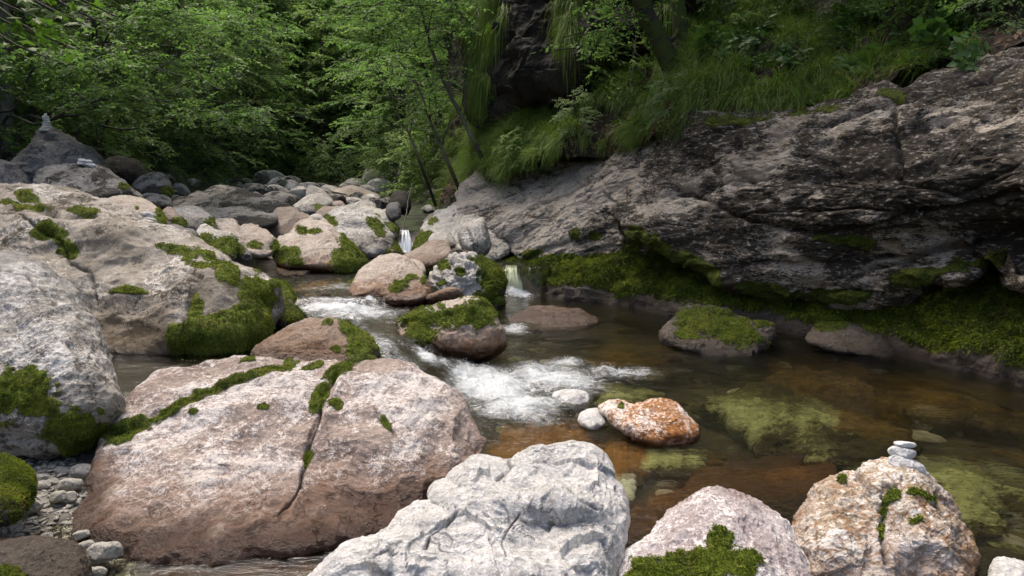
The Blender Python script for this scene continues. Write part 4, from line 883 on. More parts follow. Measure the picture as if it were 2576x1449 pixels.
# ------------------------------------------------------------------ water
FO = [(1240, 975, 120, 55, 8, 1.1), (1175, 945, 60, 40, 25, 0.9), (1390, 955, 140, 40, 5, 1.0), (1310, 1025, 120, 38, 0, 1.0), (1560, 938, 120, 20, 4, .75), (1700, 932, 90, 9, 2, .32),
      (1295, 828, 45, 18, 0, .75), (1350, 1055, 80, 22, 5, .6), (1450, 1000, 60, 20, 0, .6), (1420, 915, 60, 14, 0, .8), (1500, 1050, 70, 16, 10, .45),
      (850, 776, 115, 11, 0, 1.15), (900, 790, 130, 18, 0, .85), (850, 757, 110, 12, 0, .62), (820, 800, 70, 18, 10, .45), (1075, 900, 45, 16, 35, .9), (965, 870, 80, 32, 35, .62), (1010, 920, 70, 30, 20, .72), (900, 920, 30, 14, -20, .7),
      (870, 716, 70, 5, 0, .6), (850, 726, 90, 6, 0, .6), (1300, 743, 34, 7, 0, 1.2), (1018, 637, 18, 6, 0, 1.2), (930, 750, 14, 9, 0, .9), (720, 705, 60, 10, 0, .3), (1120, 915, 40, 18, 20, .6), (1800, 935, 60, 5, 5, .3)]
xs = np.concatenate([np.arange(-420, -60, 12), np.arange(-60, 2640, 4.2), np.arange(2640, 3300, 14)])
ys = np.concatenate([np.arange(578, 640, 6), np.arange(640, 1010, 2.0), np.arange(1010, 1470, 3.2), np.arange(1470, 2300, 30)])
GX, GY = np.meshgrid(xs, ys); P = gp(GX, GY, 0.0)
# keep the far part of the sheet inside the valley
X, Y = P[..., 0], P[..., 1]
Zl = level(X, Y)
V = np.stack([X, Y, Zl], -1)
px_, py_, pd_ = proj(V)
foam = np.zeros(X.shape)
for cx, cy, rx, ry, ro, am in FO:
    ro = R(ro); dx, dy = px_ - cx, py_ - cy
    a = (dx * math.cos(ro) + dy * math.sin(ro)) / rx; b = (-dx * math.sin(ro) + dy * math.cos(ro)) / ry
    foam = np.maximum(foam, am * np.exp(-(a * a + b * b) * 0.9))
gy_, gx_ = np.gradient(Zl); 
slope = np.abs(gy_) / (np.abs(np.gradient(Y, axis=0)) + 1e-6)
st = np.stack([X * 1.0 + Y * 0.5, Y * 1.0 - X * 0.35, Zl], -1)           # flow runs down and to the right
wv = 0.010 * fbm(np.stack([st[..., 0] * 1.3, st[..., 1] * 3.6, st[..., 2]], -1), 1.0, 3) + 0.0055 * fbm(np.stack([st[..., 0] * 6, st[..., 1] * 15, st[..., 2]], -1), 1.0, 3)
wv += np.clip(foam, 0, 1) * (0.08 * fbm(V, 4.5, 3, off=4) + 0.035 * ridged(np.stack([st[..., 0] * 7, st[..., 1] * 18, V[..., 2] * 9], -1), 1.0, 3) + 0.02)
wv += np.clip(slope - 0.15, 0, 1.2) * 0.030 * fbm(np.stack([X * 16, Y * 3, Zl * 3], -1), 1.0, 3)
wv += 0.012 * np.exp(-((Y - 7.0) / 1.6) ** 2) * fbm(V, 7, 3, off=9) * (X < -0.3)
V[..., 2] += wv
nx, ny = len(xs), len(ys)
i = np.arange(ny - 1)[:, None] * nx; j = np.arange(nx - 1)[None]
Q = np.stack([i + j, i + nx + j, i + nx + j + 1, i + j + 1], -1).reshape(-1, 4)
foam = np.clip(foam + np.clip(slope - 0.35, 0, 0.6) * 0.35, 0, 1.2)

g = NT('stream water')
v = g.mapping((1.4, 4.2, 1), (0, 0, R(-20))); v0 = g.mapping()
h = g.math('ADD', g.noise(v, 2.6, 4, 0.55, 0.8), g.math('MULTIPLY', g.noise(v, 9, 4, 0.6, 0.8), 0.42))
h = g.math('ADD', h, g.math('MULTIPLY', g.noise(v, 30, 3, 0.6, 0.6), 0.13))
nb = g.bump(g.noise(v, 3.2, 3, 0.5, 0.8), 0.8, 0.06)
rf = g.n('ShaderNodeBsdfRefraction', i_IOR=1.33, i_Roughness=0.0, i_Color=(0.80, 0.83, 0.66)); g.set(rf.inputs['Normal'], nb)
tp = g.n('ShaderNodeBsdfTransparent', i_Color=(0.80, 0.81, 0.64))
m1 = g.n('ShaderNodeMixShader'); m1.inputs[0].default_value = 0.6
g.t.links.new(rf.outputs[0], m1.inputs[1]); g.t.links.new(tp.outputs[0], m1.inputs[2])
nb2 = g.bump(h, 0.45, 0.035)
gl = g.n('ShaderNodeBsdfGlossy', i_Roughness=0.03, i_Color=(1, 1, 1)); g.set(gl.inputs['Normal'], nb2)
fr = g.n('ShaderNodeFresnel', i_IOR=1.33); g.set(fr.inputs['Normal'], nb2)
m2 = g.n('ShaderNodeMixShader'); g.set(m2.inputs[0], fr.outputs[0]); g.t.links.new(m1.outputs[0], m2.inputs[1]); g.t.links.new(gl.outputs[0], m2.inputs[2])
fm = g.attr('foam'); vf = g.mapping((1.6, 4.0, 2.0), (0, 0, R(-25)))
fn_ = g.math('ADD', g.math('MULTIPLY', g.noise(vf, 6, 8, 0.65, 0.6), 0.6), g.math('MULTIPLY', g.noise(v0, 32, 6, 0.7), 0.4))
ff = g.ramp(g.math('SUBTRACT', g.math('ADD', fm, g.math('MULTIPLY', fn_, 1.5)), 1.0), 0.06, 0.82, 0.0, 0.82)
df = g.n('ShaderNodeBsdfPrincipled', i_Roughness=0.45); g.set(df.inputs['Base Color'], (0.70, 0.735, 0.745)); g.set(df.inputs['Normal'], g.bump(fn_, 0.8, 0.06))
m3 = g.n('ShaderNodeMixShader'); g.set(m3.inputs[0], ff); g.t.links.new(m2.outputs[0], m3.inputs[1]); g.t.links.new(df.outputs[0], m3.inputs[2])
M['water'] = g.done(m3.outputs[0])
me = mesh_np('water', V.reshape(-1, 3), Q, True, vattr={'foam': foam.ravel()}, mats=[M['water']])
tag(ob('water', me), 'clear shallow stream with white water below the cascades', None, None, 'structure')

g = NT('falling water'); fa_ = g.attr('foam')
df = g.n('ShaderNodeBsdfPrincipled', i_Roughness=0.25); g.set(df.inputs['Base Color'], (0.72, 0.76, 0.78))
tp = g.n('ShaderNodeBsdfTransparent', i_Color=(0.9, 0.9, 0.85)); mx = g.n('ShaderNodeMixShader'); g.set(mx.inputs[0], g.ramp(fa_, 0.15, 0.85, 0.0, 0.95)); g.t.links.new(tp.outputs[0], mx.inputs[1]); g.t.links.new(df.outputs[0], mx.inputs[2])
M['fall'] = g.done(mx.outputs[0])
def waterfall(label, top, bot, dtop, dbot, seed):
    """a falling curtain of separate ropes of water with a thickness of its own"""
    nu, nv = 46, 40
    u = np.linspace(0, 1, nu)[None, :]; t = np.linspace(0, 1, nv)[:, None]
    x = (top[0] + (top[1] - top[0]) * u) * (1 - t) + (bot[0] + (bot[1] - bot[0]) * u) * t
    y = top[2] + (bot[2] - top[2]) * t ** 1.25 + 0 * u
    d = dtop + (dbot - dtop) * np.sqrt(np.clip(t, 0, 1)) + 0 * u
    Pn = np.stack([u * 6 + 0 * t, t * 1.2 + 0 * u, np.full((nv, nu), seed * 3.3)], -1)
    s = ridged(Pn, 1.0, 4); fo = fbm(np.stack([u * 16 + 0 * t, t * 2.5 + 0 * u, np.full((nv, nu), seed)], -1), 1.0, 3)
    A = pt(x, y, d - 0.025 * s - 0.02); B = pt(x, y, d + 0.06)
    fa = np.clip(0.62 + 0.55 * fo + 0.4 * t ** 2 - 1.1 * np.clip(np.abs(2 * u - 1) - 0.55 + 0.35 * fbm(np.stack([u * 4 + 0 * t, t * 4 + 0 * u, np.full((nv, nu), seed + 5.0)], -1), 1.0, 2), 0, 1), 0, 1.1)
    V = np.vstack([A.reshape(-1, 3), B.reshape(-1, 3)])
    i = np.arange(nv - 1)[:, None] * nu; j = np.arange(nu - 1)[None]
    q = np.stack([i + j, i + nu + j, i + nu + j + 1, i + j + 1], -1).reshape(-1, 4)
    Qa = np.vstack([q, q[:, ::-1] + nv * nu])
    me = mesh_np('waterfall', V, Qa, True, vattr={'foam': np.concatenate([fa.ravel(), fa.ravel() * 0])}, mats=[M['fall']])
    loc = V.mean(0); o = ob('waterfall', me); return tag(o, label, 'waterfall')
waterfall('small bright waterfall in the notch between mossy boulders upstream', (1004, 1032, 578), (996, 1044, 638), 13.15, 12.7, 1)
waterfall('low waterfall curtain spilling into the pool beside the mossy right ledge', (1268, 1306, 668), (1264, 1318, 744), 10.75, 10.35, 2)

# droplets and froth thrown up by the rapids
r_ = np.random.default_rng(5); n = 1500
k = r_.choice(foam.size, n, p=(np.clip(foam.ravel() - 0.45, 0, 1) / np.clip(foam.ravel() - 0.45, 0, 1).sum()))
c = V.reshape(-1, 3)[k] + np.stack([r_.normal(0, .02, n), r_.normal(0, .02, n), np.abs(r_.normal(0, 0.022, n))], 1)
oc = np.array([[1, 0, 0], [-1, 0, 0], [0, 1, 0], [0, -1, 0], [0, 0, 1], [0, 0, -1]], float)
of = np.array([[0, 2, 4], [2, 1, 4], [1, 3, 4], [3, 0, 4], [2, 0, 5], [1, 2, 5], [3, 1, 5], [0, 3, 5]])
s = (0.0022 + 0.0045 * r_.random(n) ** 3)
Vd = (c[:, None] + oc[None] * s[:, None, None]).reshape(-1, 3); Fd = (np.arange(n)[:, None, None] * 6 + of[None]).reshape(-1, 3)
me = mesh_np('water_spray', Vd, Fd, True, vattr={'foam': np.full(len(Vd), 0.9)}, mats=[M['water']])
tag(ob('water_spray', me), 'fine droplets thrown up over the white water', None, None, 'stuff')

# ------------------------------------------------------------------ submerged slabs
def slab(label, poly, z, B, mat, rough=2.0):
    poly = np.asarray(poly, float)
    poly = catmull(poly, 30); ct_ = poly.mean(0); poly = ct_ + (poly - ct_) * np.random.default_rng(int(ct_[0])).uniform(0.82, 1.2, (30, 1))
    ct = [(x, y, float(dwl(y, z))) for x, y in catmull(poly, 24)] + [(poly[:, 0].mean(), poly[:, 1].mean(), float(dwl(poly[:, 1].mean(), z)))]
    o = rock(label, poly, 0, 0, B, mat, name='bed_slab', cat='submerged rock', ctrl=ct, facets=1, p=3, back=0.3, big=0.5, rough=rough, chip=[(0.012 * rough, 4)], tuft=False)
    if z < 0: o.location.z += 0.5 * z - 0.02
    return o
slab('pale green slab lying under the clear water of the pool', [(1790, 1010), (1830, 975), (1900, 965), (1990, 990), (2060, 1030), (2130, 1070), (2210, 1105), (2250, 1140), (2160, 1158), (2060, 1150), (1960, 1120), (1880, 1075)], -0.10, 0.09, 'olive')
slab('yellow brown slab under water behind the pale green one', [(1930, 975), (1960, 930), (2040, 912), (2120, 925), (2170, 960), (2180, 1010), (2150, 1040), (2080, 1015), (2000, 1000)], -0.14, 0.08, 'amber')
slab('amber slab under water left of the small cairn', [(2090, 1055), (2170, 1040), (2260, 1065), (2300, 1100), (2260, 1125), (2170, 1105)], -0.10, 0.07, 'amber')
slab('greenish slab under water right of the small cairn', [(2330, 1190), (2400, 1170), (2500, 1195), (2600, 1240), (2620, 1280), (2500, 1250), (2400, 1225)], -0.09, 0.06, 'olive')
slab('pale mottled slab under water beside the cairn boulder', [(2390, 1255), (2440, 1240), (2500, 1275), (2520, 1310), (2470, 1325), (2410, 1300)], -0.07, 0.05, 'olive')
slab('long brown slab under water along the right bank', [(2180, 985), (2300, 960), (2450, 985), (2640, 1030), (2700, 1070), (2560, 1060), (2380, 1030), (2240, 1010)], -0.16, 0.09, 'amber')
slab('wide dark brown slab just under the surface before the small cairn', [(1640, 1270), (1700, 1215), (1790, 1165), (1900, 1135), (2010, 1140), (2100, 1175), (2140, 1215), (2060, 1262), (1960, 1290), (1820, 1310), (1720, 1320)], -0.04, 0.06, 'maroon', 0.5)
slab('red brown slab under the shallows beside the streaked boulder', [(1590, 1270), (1660, 1250), (1760, 1245), (1700, 1300), (1610, 1380), (1575, 1360)], -0.04, 0.04, 'maroon', 0.8)
slab('rusty slab under the shallows between the white boulder and the pink slab', [(1230, 1170), (1290, 1150), (1180, 1190), (1130, 1235), (1150, 1205)][::-1], -0.04, 0.03, 'rust')
slab('golden slab under water below the white water', [(1280, 1090), (1320, 1065), (1400, 1062), (1480, 1085), (1500, 1110), (1430, 1128), (1330, 1118)], -0.05, 0.05, 'rust')
slab('creamy stone under water below the rust coloured boulder', [(1620, 1150), (1650, 1130), (1710, 1130), (1765, 1150), (1750, 1178), (1690, 1185), (1640, 1175)], -0.04, 0.04, 'olive')
slab('pale stone under water right of the big white boulder', [(1540, 1215), (1560, 1195), (1590, 1200), (1596, 1235), (1575, 1255), (1545, 1245)], -0.03, 0.035, 'white')
slab('orange brown slab under water left of the rust coloured boulder', [(1480, 1150), (1540, 1110), (1620, 1115), (1640, 1150), (1600, 1200), (1520, 1200)], -0.05, 0.05, 'rust')
slab('brown slab under the edge of the white water', [(1230, 1130), (1290, 1110), (1350, 1125), (1330, 1160), (1260, 1165)], -0.04, 0.05, 'rust')
slab('broad brown rock foot under the shallow water before the pinkish slab', [(230, 1400), (300, 1330), (450, 1340), (620, 1370), (760, 1400), (800, 1460), (600, 1520), (350, 1500)], -0.03, 0.05, 'maroon', 0.6)
slab('greenish brown slab under the far side of the pool', [(1480, 900), (1560, 870), (1660, 880), (1720, 910), (1650, 935), (1540, 925)], -0.14, 0.06, 'amber')
slab('pale slab under water at the tail of the white water', [(1500, 1000), (1540, 978), (1620, 985), (1640, 1005), (1580, 1018)], -0.06, 0.05, 'olive')
slab('smooth brown slab under the upper pool shallows', [(740, 735), (790, 712), (880, 712), (930, 728), (900, 745), (800, 748)], 0.33, 0.03, 'amber')
slab('orange stone at the foot of the big smooth boulder', [(700, 682), (715, 668), (745, 664), (775, 676), (770, 690), (725, 694)], 0.36, 0.08, 'amber')

# ------------------------------------------------------------------ loose stones
def unit_rock(seed, n=26):
    th = np.linspace(0, 2 * math.pi, n, endpoint=False); ph = np.linspace(0, math.pi, n // 2 + 1)
    T, Pq = np.meshgrid(th, ph); S = np.stack([np.cos(T) * np.sin(Pq), np.sin(T) * np.sin(Pq), np.cos(Pq)], -1).reshape(-1, 3)
    r_ = np.random.default_rng(seed); rad = np.ones(len(S))
    for k in range(9):
        nn = r_.normal(size=3); nn /= np.linalg.norm(nn); o = 0.42 + 0.36 * r_.random(); dd = S @ nn
        rad = np.minimum(rad, np.where(dd > 0.05, o / np.maximum(dd, 0.05), 9))
    rad *= 1 + 0.05 * fbm(S, 2.2, 3, off=seed) + 0.025 * ridged(S, 6, 3, off=seed)
    V = S * rad[:, None] * np.array([1, 0.85, 0.68])
    m = len(ph); i = np.arange(m - 1)[:, None] * n; j = np.arange(n)[None]; j2 = (j + 1) % n
    return V, np.stack([i + j, i + n + j, i + n + j2, i + j2], -1).reshape(-1, 4)
unit_me = []
for s_, mt in enumerate(['pale', 'lichen', 'knobby', 'tan', 'pale', 'lichen']):
    Vu, Qu = unit_rock(s_ + 3, 30)
    unit_me.append(mesh_np('boulder', Vu, Qu, False, vattr={'moss': np.zeros(len(Vu)), 'hz': np.full(len(Vu), 9.0), 'crack': np.zeros(len(Vu))}, mats=[M[mt]]))
r_ = np.random.default_rng(21)
def scatter(n, xr_, yr_, sz, label, group, name='boulder', dmax=60, wexp=1):
    for _ in range(n):
        x = r_.uniform(*xr_); y = r_.uniform(*yr_)
        if 975 < x < 1075: continue          # the notch of the upper waterfall stays clear
        # march to the stream bed
        d = np.arange(9, dmax, 0.15); Pm = pt(x, y, d); kk = np.where(Pm[:, 2] < ground(Pm[:, 0], Pm[:, 1], False) - 0.0)[0]
        if not len(kk): continue
        p = Pm[kk[0]]; s = r_.uniform(*sz) * (p[1] / 16) ** 0.5
        o = ob(name, unit_me[r_.integers(6)], (p[0], p[1], p[2] + s * 0.15)); o.rotation_euler = (r_.normal(0, .3), r_.normal(0, .3), r_.uniform(0, 6.28)); o.scale = (s * r_.uniform(.8, 1.3), s, s * r_.uniform(.7, 1.1))
        tag(o, label, 'boulder', group)
scatter(46, (640, 1000), (470, 520), (0.16, 0.6), 'small grey boulder in the stone field at the far end of the streambed', 'far streambed stones')
scatter(22, (560, 980), (478, 535), (0.4, 0.85), 'angular pale boulder of the far streambed', 'large far streambed boulders')
scatter(46, (330, 700), (455, 560), (0.15, 0.42), 'small shaded boulder strewn along the foot of the left slope', 'stones along the left slope')
scatter(26, (880, 1120), (490, 560), (0.12, 0.4), 'small pale stone among the boulders above the upper waterfall', 'stones above the upper waterfall')
scatter(20, (-60, 330), (400, 480), (0.2, 0.5), 'dark small boulder in the shade behind the pyramid boulder', 'stones behind the pyramid boulder')

for mt in ('umber', 'amber', 'tan', 'olive'):
    Vu, Qu = unit_rock(len(unit_me) + 30, 20)
    unit_me.append(mesh_np('bed_stone', Vu, Qu, True, vattr={'moss': np.zeros(len(Vu)), 'hz': np.full(len(Vu), 9.0), 'crack': np.zeros(len(Vu))}, mats=[M[mt]]))
for k in range(230):
    x, y = r_.uniform(1240, 2640), r_.uniform(770, 1450)
    p = gp(x, y, -0.1); zb = float(ground(p[:1], p[1:2])[0])
    if zb > -0.03: continue
    s = r_.uniform(.05, .16) * (p[1] / 5) ** .6
    o = ob('bed_stone', unit_me[6 + r_.integers(4)], (p[0], p[1], min(zb, -0.05 - s * .5))); o.rotation_euler = (0, 0, r_.uniform(0, 6.28)); o.scale = (s * 1.4, s, s * .6)
    tag(o, 'brownish cobble on the bed of the clear pool', 'submerged rock', 'cobbles on the pool bed')
M['pebble'] = rock_mat('pebble limestone', (0.46, 0.44, 0.385), (0.30, 0.28, 0.235), dark_amt=0.1, crust=(0.56, 0.54, 0.485), crust_amt=0.5, stain_amt=0, wet_h=0.001, sc=2.5)
n = 4200
gx = r_.uniform(-150, 400, n); gy = r_.uniform(1130, 1560, n)
keep = (gx < 245 + 230 * np.clip((gy - 1250) / 200, -0.5, 1) * 0.45 + r_.normal(0, 22, n)); gx, gy = gx[keep], gy[keep]; n = len(gx)
Pg = gp(gx, gy, 0.0); Pg[:, 2] = ground(Pg[:, 0], Pg[:, 1])
Vu, Qu = unit_rock(8, 10); VV = []; 
sz = 0.007 + 0.022 * r_.random(n) ** 2.5
for i_ in range(n):
    a = r_.uniform(0, 6.28); ca, sa = math.cos(a), math.sin(a)
    v_ = Vu * np.array([1.2, .8, .5]) * sz[i_]; v_ = np.stack([v_[:, 0] * ca - v_[:, 1] * sa, v_[:, 0] * sa + v_[:, 1] * ca, v_[:, 2]], 1)
    VV.append(v_ + Pg[i_] + [0, 0, sz[i_] * .15])
VV = np.vstack(VV); Fq = (np.arange(n)[:, None, None] * len(Vu) + Qu[None]).reshape(-1, 4)
me = mesh_np('gravel', VV, Fq, True, vattr={'moss': np.zeros(len(VV)), 'hz': np.full(len(VV), 9.0), 'crack': np.zeros(len(VV))}, mats=[M['pebble']])
tag(ob('gravel', me), 'pale gravel spread in the lower left corner', None, None, 'stuff')
for lab, cx, cy, w, h, t in [('large flat pale stone on the gravel edge', 260, 1390, 84, 46, -15), ('rounded grey stone on the gravel under the left boulder', 68, 1272, 74, 42, -8), ('pale angular stone below the left boulder on the gravel', 177, 1220, 56, 30, -5),
                             ('grey stone at the shadow edge of the left boulder', 206, 1187, 60, 36, 0), ('small shiny wet stone on the gravel', 147, 1250, 44, 26, -20), ('small dark stone on the gravel by the slab boulder', 178, 1250, 30, 26, 0),
                             ('flat stone in the shade under the left boulder', 152, 1184, 44, 18, 0), ('ochre stone on the gravel', 132, 1213, 34, 16, -8), ('elongated pale stone on the lower gravel', 116, 1350, 34, 18, -12), ('pale stone on the gravel near the bottom edge', 240, 1440, 50, 26, -15),
                             ('small grey stone left on the gravel', 108, 1220, 36, 20, -5), ('dim stone at the gravel top under the left boulder', 105, 1202, 44, 18, 0), ('flattish stone beside the large flat pale one', 215, 1375, 44, 22, -20), ('bright stone in the gravel near the slab boulder', 205, 1345, 40, 20, -15)]:
    Pz = gp(cx, cy + h * .4, 0.0)
    stone(lab, cx, cy, w, h, float(dwl(cy + h * .3, 0.05)), 'pebble', tilt=t)
# ================================================================== vegetation
def tube(path, r0, r1, sides=6):
    path = np.asarray(path, float); n = len(path)
    t = np.gradient(path, axis=0); t /= np.linalg.norm(t, axis=1, keepdims=True) + 1e-9
    a = np.cross(t, [0.31, 0.52, 0.79]); a /= np.linalg.norm(a, axis=1, keepdims=True) + 1e-9; b = np.cross(t, a)
    rad = np.linspace(r0, r1, n) if np.isscalar(r0) else np.asarray(r0)
    th = np.linspace(0, 2 * math.pi, sides, endpoint=False)
    V = path[:, None] + rad[:, None, None] * (np.cos(th)[None, :, None] * a[:, None] + np.sin(th)[None, :, None] * b[:, None])
    i = np.arange(n - 1)[:, None] * sides; j = np.arange(sides)[None]; j2 = (j + 1) % sides
    return V.reshape(-1, 3), np.stack([i + j, i + j2, i + sides + j2, i + sides + j], -1).reshape(-1, 4)

class Geo:
    def __init__(s): s.V = []; s.F = []; s.n = 0
    def add(s, V, F_): s.V.append(V); s.F.append(F_ + s.n); s.n += len(V)
    def mesh(s, name, mat, smooth=True): return mesh_np(name, np.vstack(s.V), np.vstack(s.F), smooth, mats=[M[mat]])

def leaves(O, T, L, n, ls, r, wid=0.55, droop=0.25, tilt=0.35):
    """flat two-rowed sprays: origins O, twig directions T, twig length L"""
    m = len(O); T = T / (np.linalg.norm(T, axis=1, keepdims=True) + 1e-9)
    s = (np.arange(n) + 0.5) / n
    s = s[None, :] + r.normal(0, 0.03, (m, n))
    L = np.asarray(L).reshape(-1, 1)
    side = np.where(np.arange(n) % 2 == 0, 1.0, -1.0)[None, :, None]
    B = np.cross(T, [0, 0, 1.0]); B /= np.linalg.norm(B, axis=1, keepdims=True) + 1e-9
    pos = O[:, None] + T[:, None] * (L * s)[..., None]
    pos[..., 2] -= droop * L * s ** 2
    pos += r.normal(0, 0.02, pos.shape) * L[..., None]
    D = T[:, None] * 0.55 + B[:, None] * side * (0.95 - 0.5 * s[..., None]) + r.normal(0, 0.22, (m, n, 3)); D[..., 2] -= 0.15
    D /= np.linalg.norm(D, axis=2, keepdims=True)
    U = np.array([0, 0, 1.0]) + r.normal(0, tilt, (m, n, 3)); W_ = np.cross(D, U); W_ /= np.linalg.norm(W_, axis=2, keepdims=True) + 1e-9
    l = ls * (0.65 + 0.6 * r.random((m, n, 1))); w = l * wid * 0.5
    p0 = pos; p1 = pos + D * l * 0.45 + W_ * w; p2 = pos + D * l; p3 = pos + D * l * 0.45 - W_ * w
    p2 = p2 - np.array([0, 0, 1.0]) * l * 0.12
    return np.stack([p0, p1, p2, p3], 2).reshape(-1, 3)

def leafmesh(name, LV, mat, r, lvf=None):
    LV = np.vstack(LV); n = len(LV) // 4
    cl = vnoise(LV[::4] * 1.1 + 5)
    lv = np.clip(r.random(n) * 0.65 + (cl - 0.5) * 0.9 + 0.15, 0, 1)
    return mesh_np(name, LV, np.arange(4 * n, dtype=np.int32).reshape(-1, 4), False, fattr={'lv': lv}, mats=[M[mat]])

def make_tree(seed, H, Rr, h0, nl, tw, nlf, ls, leaf, bark, lean=(0, 0), r0=0.12, spl=0.75, rise=0.35, cone=0.6, trunkmesh=True, wid=0.58):
    r = np.random.default_rng(seed); G = Geo(); LV = []
    t = np.linspace(0, 1, 14)
    wob = np.cumsum(r.normal(0, 0.03 * H / 10, (14, 2)), 0)
    path = np.stack([lean[0] * t ** 1.3 + wob[:, 0], lean[1] * t ** 1.3 + wob[:, 1], H * t - 0.4 * (1 - t)], 1)
    G.add(*tube(path, r0, r0 * 0.15, 7))
    for k in range(nl):
        f = h0 / H + (0.97 - h0 / H) * (k + r.random()) / nl
        p = np.array([np.interp(f, t, path[:, a]) for a in range(3)])
        az = k * 2.4 + r.normal(0, 0.4)
        q = (f - h0 / H) / (1 - h0 / H)
        L = Rr * (1 - cone * q) * (0.75 + 0.4 * r.random()) * (0.75 + 0.25 * min(1, q * 6))
        d = np.array([math.cos(az), math.sin(az), 0])
        s = np.linspace(0, 1, 8)[:, None]
        rz = rise * (0.4 + 1.1 * q)
        lp = p + d * L * s + np.array([0, 0, 1.0]) * L * (rz * s - 0.30 * s ** 2) + np.cumsum(r.normal(0, 0.025 * L, (8, 3)), 0)
        lp[0] = p
        G.add(*tube(lp, r0 * 0.34 * (1 - 0.6 * q), 0.006, 5))
        m = tw; ss = 0.22 + 0.78 * (np.arange(m) + r.random(m)) / m
        O = np.stack([np.interp(ss, s[:, 0], lp[:, a]) for a in range(3)], 1)
        sd = np.where(np.arange(m) % 2 == 0, 1, -1)
        b = np.array([-d[1], d[0], 0])
        T = d[None] * (0.55 + 0.5 * ss[:, None]) + b[None] * sd[:, None] * (1.1 - 0.75 * ss[:, None]) + r.normal(0, 0.24, (m, 3)) * [1, 1, 1.5]
        Ls = spl * (0.7 + 0.6 * r.random(m)) * (1.15 - 0.45 * ss)
        LV.append(leaves(O, T, Ls, nlf, ls, r, wid))
    return G.mesh('trunk', bark, True), leafmesh('crown', LV, leaf, r)

M['leaf_dark'] = leaf_mat('dark beech leaves', (0.028, 0.054, 0.014), (0.078, 0.128, 0.030), (0.19, 0.27, 0.05))
M['leaf_mid'] = leaf_mat('green beech leaves', (0.070, 0.122, 0.046), (0.158, 0.235, 0.092), (0.24, 0.31, 0.11), 0.55)
M['leaf_pale'] = leaf_mat('leaves paled for distant light', (0.14, 0.19, 0.085), (0.26, 0.325, 0.145), (0.35, 0.395, 0.19), 0.55)  # colour lifted to stand in for bright, hazy light in the far gorge
M['leaf_maple'] = leaf_mat('maple leaves', (0.05, 0.10, 0.015), (0.10, 0.17, 0.025), (0.16, 0.22, 0.03))
M['herb'] = leaf_mat('herb leaves', (0.04, 0.08, 0.022), (0.08, 0.15, 0.04), (0.13, 0.2, 0.04), 0.3)
M['grass'] = leaf_mat('grass blades', (0.07, 0.118, 0.018), (0.165, 0.245, 0.04), (0.30, 0.25, 0.12), 0.4)
M['bark'] = bark_mat('dark bark', (0.03, 0.025, 0.02), (0.075, 0.065, 0.055), 0.4)
M['bark_pale'] = bark_mat('lichen bark', (0.09, 0.085, 0.07), (0.19, 0.18, 0.155), 0.3)
M['bark_moss'] = bark_mat('mossy bark', (0.018, 0.014, 0.01), (0.045, 0.036, 0.026), 0.75)
M['deadwood'] = bark_mat('dead wood', (0.10, 0.085, 0.07), (0.2, 0.175, 0.15))

def tree(meshes, loc, rz, s, label, group=None, name='tree', cat='tree', tilt=(0, 0), parts=('trunk', 'crown')):
    e = ob(name, None, loc); e.rotation_euler = (tilt[0], tilt[1], rz); e.scale = (s, s, s); tag(e, label, cat, group)
    for nm, me in zip(parts, meshes): ob(nm, me, (0, 0, 0), e)
    return e

T_near = [make_tree(41, 8.5, 3.4, 1.6, 34, 20, 22, 0.085, 'leaf_dark', 'bark'), make_tree(42, 10, 3.8, 2.2, 36, 20, 22, 0.085, 'leaf_dark', 'bark', (1.2, 0.4)), make_tree(43, 7, 3.0, 1.0, 30, 20, 22, 0.08, 'leaf_mid', 'bark')]
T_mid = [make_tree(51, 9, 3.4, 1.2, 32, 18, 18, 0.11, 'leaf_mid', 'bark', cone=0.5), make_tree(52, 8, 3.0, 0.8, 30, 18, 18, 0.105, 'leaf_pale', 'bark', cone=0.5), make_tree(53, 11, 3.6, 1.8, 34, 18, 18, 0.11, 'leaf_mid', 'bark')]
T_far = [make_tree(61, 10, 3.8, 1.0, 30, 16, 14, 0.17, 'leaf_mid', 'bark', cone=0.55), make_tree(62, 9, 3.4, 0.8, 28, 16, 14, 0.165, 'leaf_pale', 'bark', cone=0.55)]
T_bush = [make_tree(71, 2.2, 1.3, 0.15, 22, 12, 14, 0.075, 'leaf_mid', 'bark', r0=0.03, spl=0.4, cone=0.4), make_tree(72, 1.8, 1.2, 0.1, 20, 12, 14, 0.075, 'leaf_pale', 'bark', r0=0.025, spl=0.4, cone=0.4), make_tree(73, 1.6, 1.2, 0.1, 20, 12, 14, 0.07, 'leaf_dark', 'bark', r0=0.025, spl=0.4, cone=0.4)]
T_slim = [make_tree(81, 6.5, 1.9, 2.4, 20, 14, 16, 0.085, 'leaf_mid', 'bark', (-2.6, -0.6), r0=0.075, rise=0.5), make_tree(82, 7.5, 2.0, 2.8, 20, 14, 16, 0.085, 'leaf_pale', 'bark', (-2.0, -0.3), r0=0.085, rise=0.5)]
r_ = np.random.default_rng(33)
def forest(n, xr_, yr_, kinds, s_, label, group, name='tree', cat='tree', mind=1.3, d0=9.0, accept=None):
    got = []; tries = 0
    while len(got) < n and tries < n * 30:
        tries += 1
        p = hit(r_.uniform(*xr_), r_.uniform(*yr_), d0)
        if p is None or (accept and not accept(p)): continue
        if any((p[0] - q[0]) ** 2 + (p[1] - q[1]) ** 2 < (mind * (p[1] / 15) ** .5) ** 2 for q in got): continue
        got.append(p)
        tree(kinds[r_.integers(len(kinds))], tuple(p), r_.uniform(0, 6.28), r_.uniform(*s_), label, group, name, cat, (r_.normal(0, .06), r_.normal(0, .06)))
forest(34, (-700, 470), (-500, 380), T_near, (0.8, 1.15), 'dark leafy beech on the shaded left slope', 'beeches of the left slope')
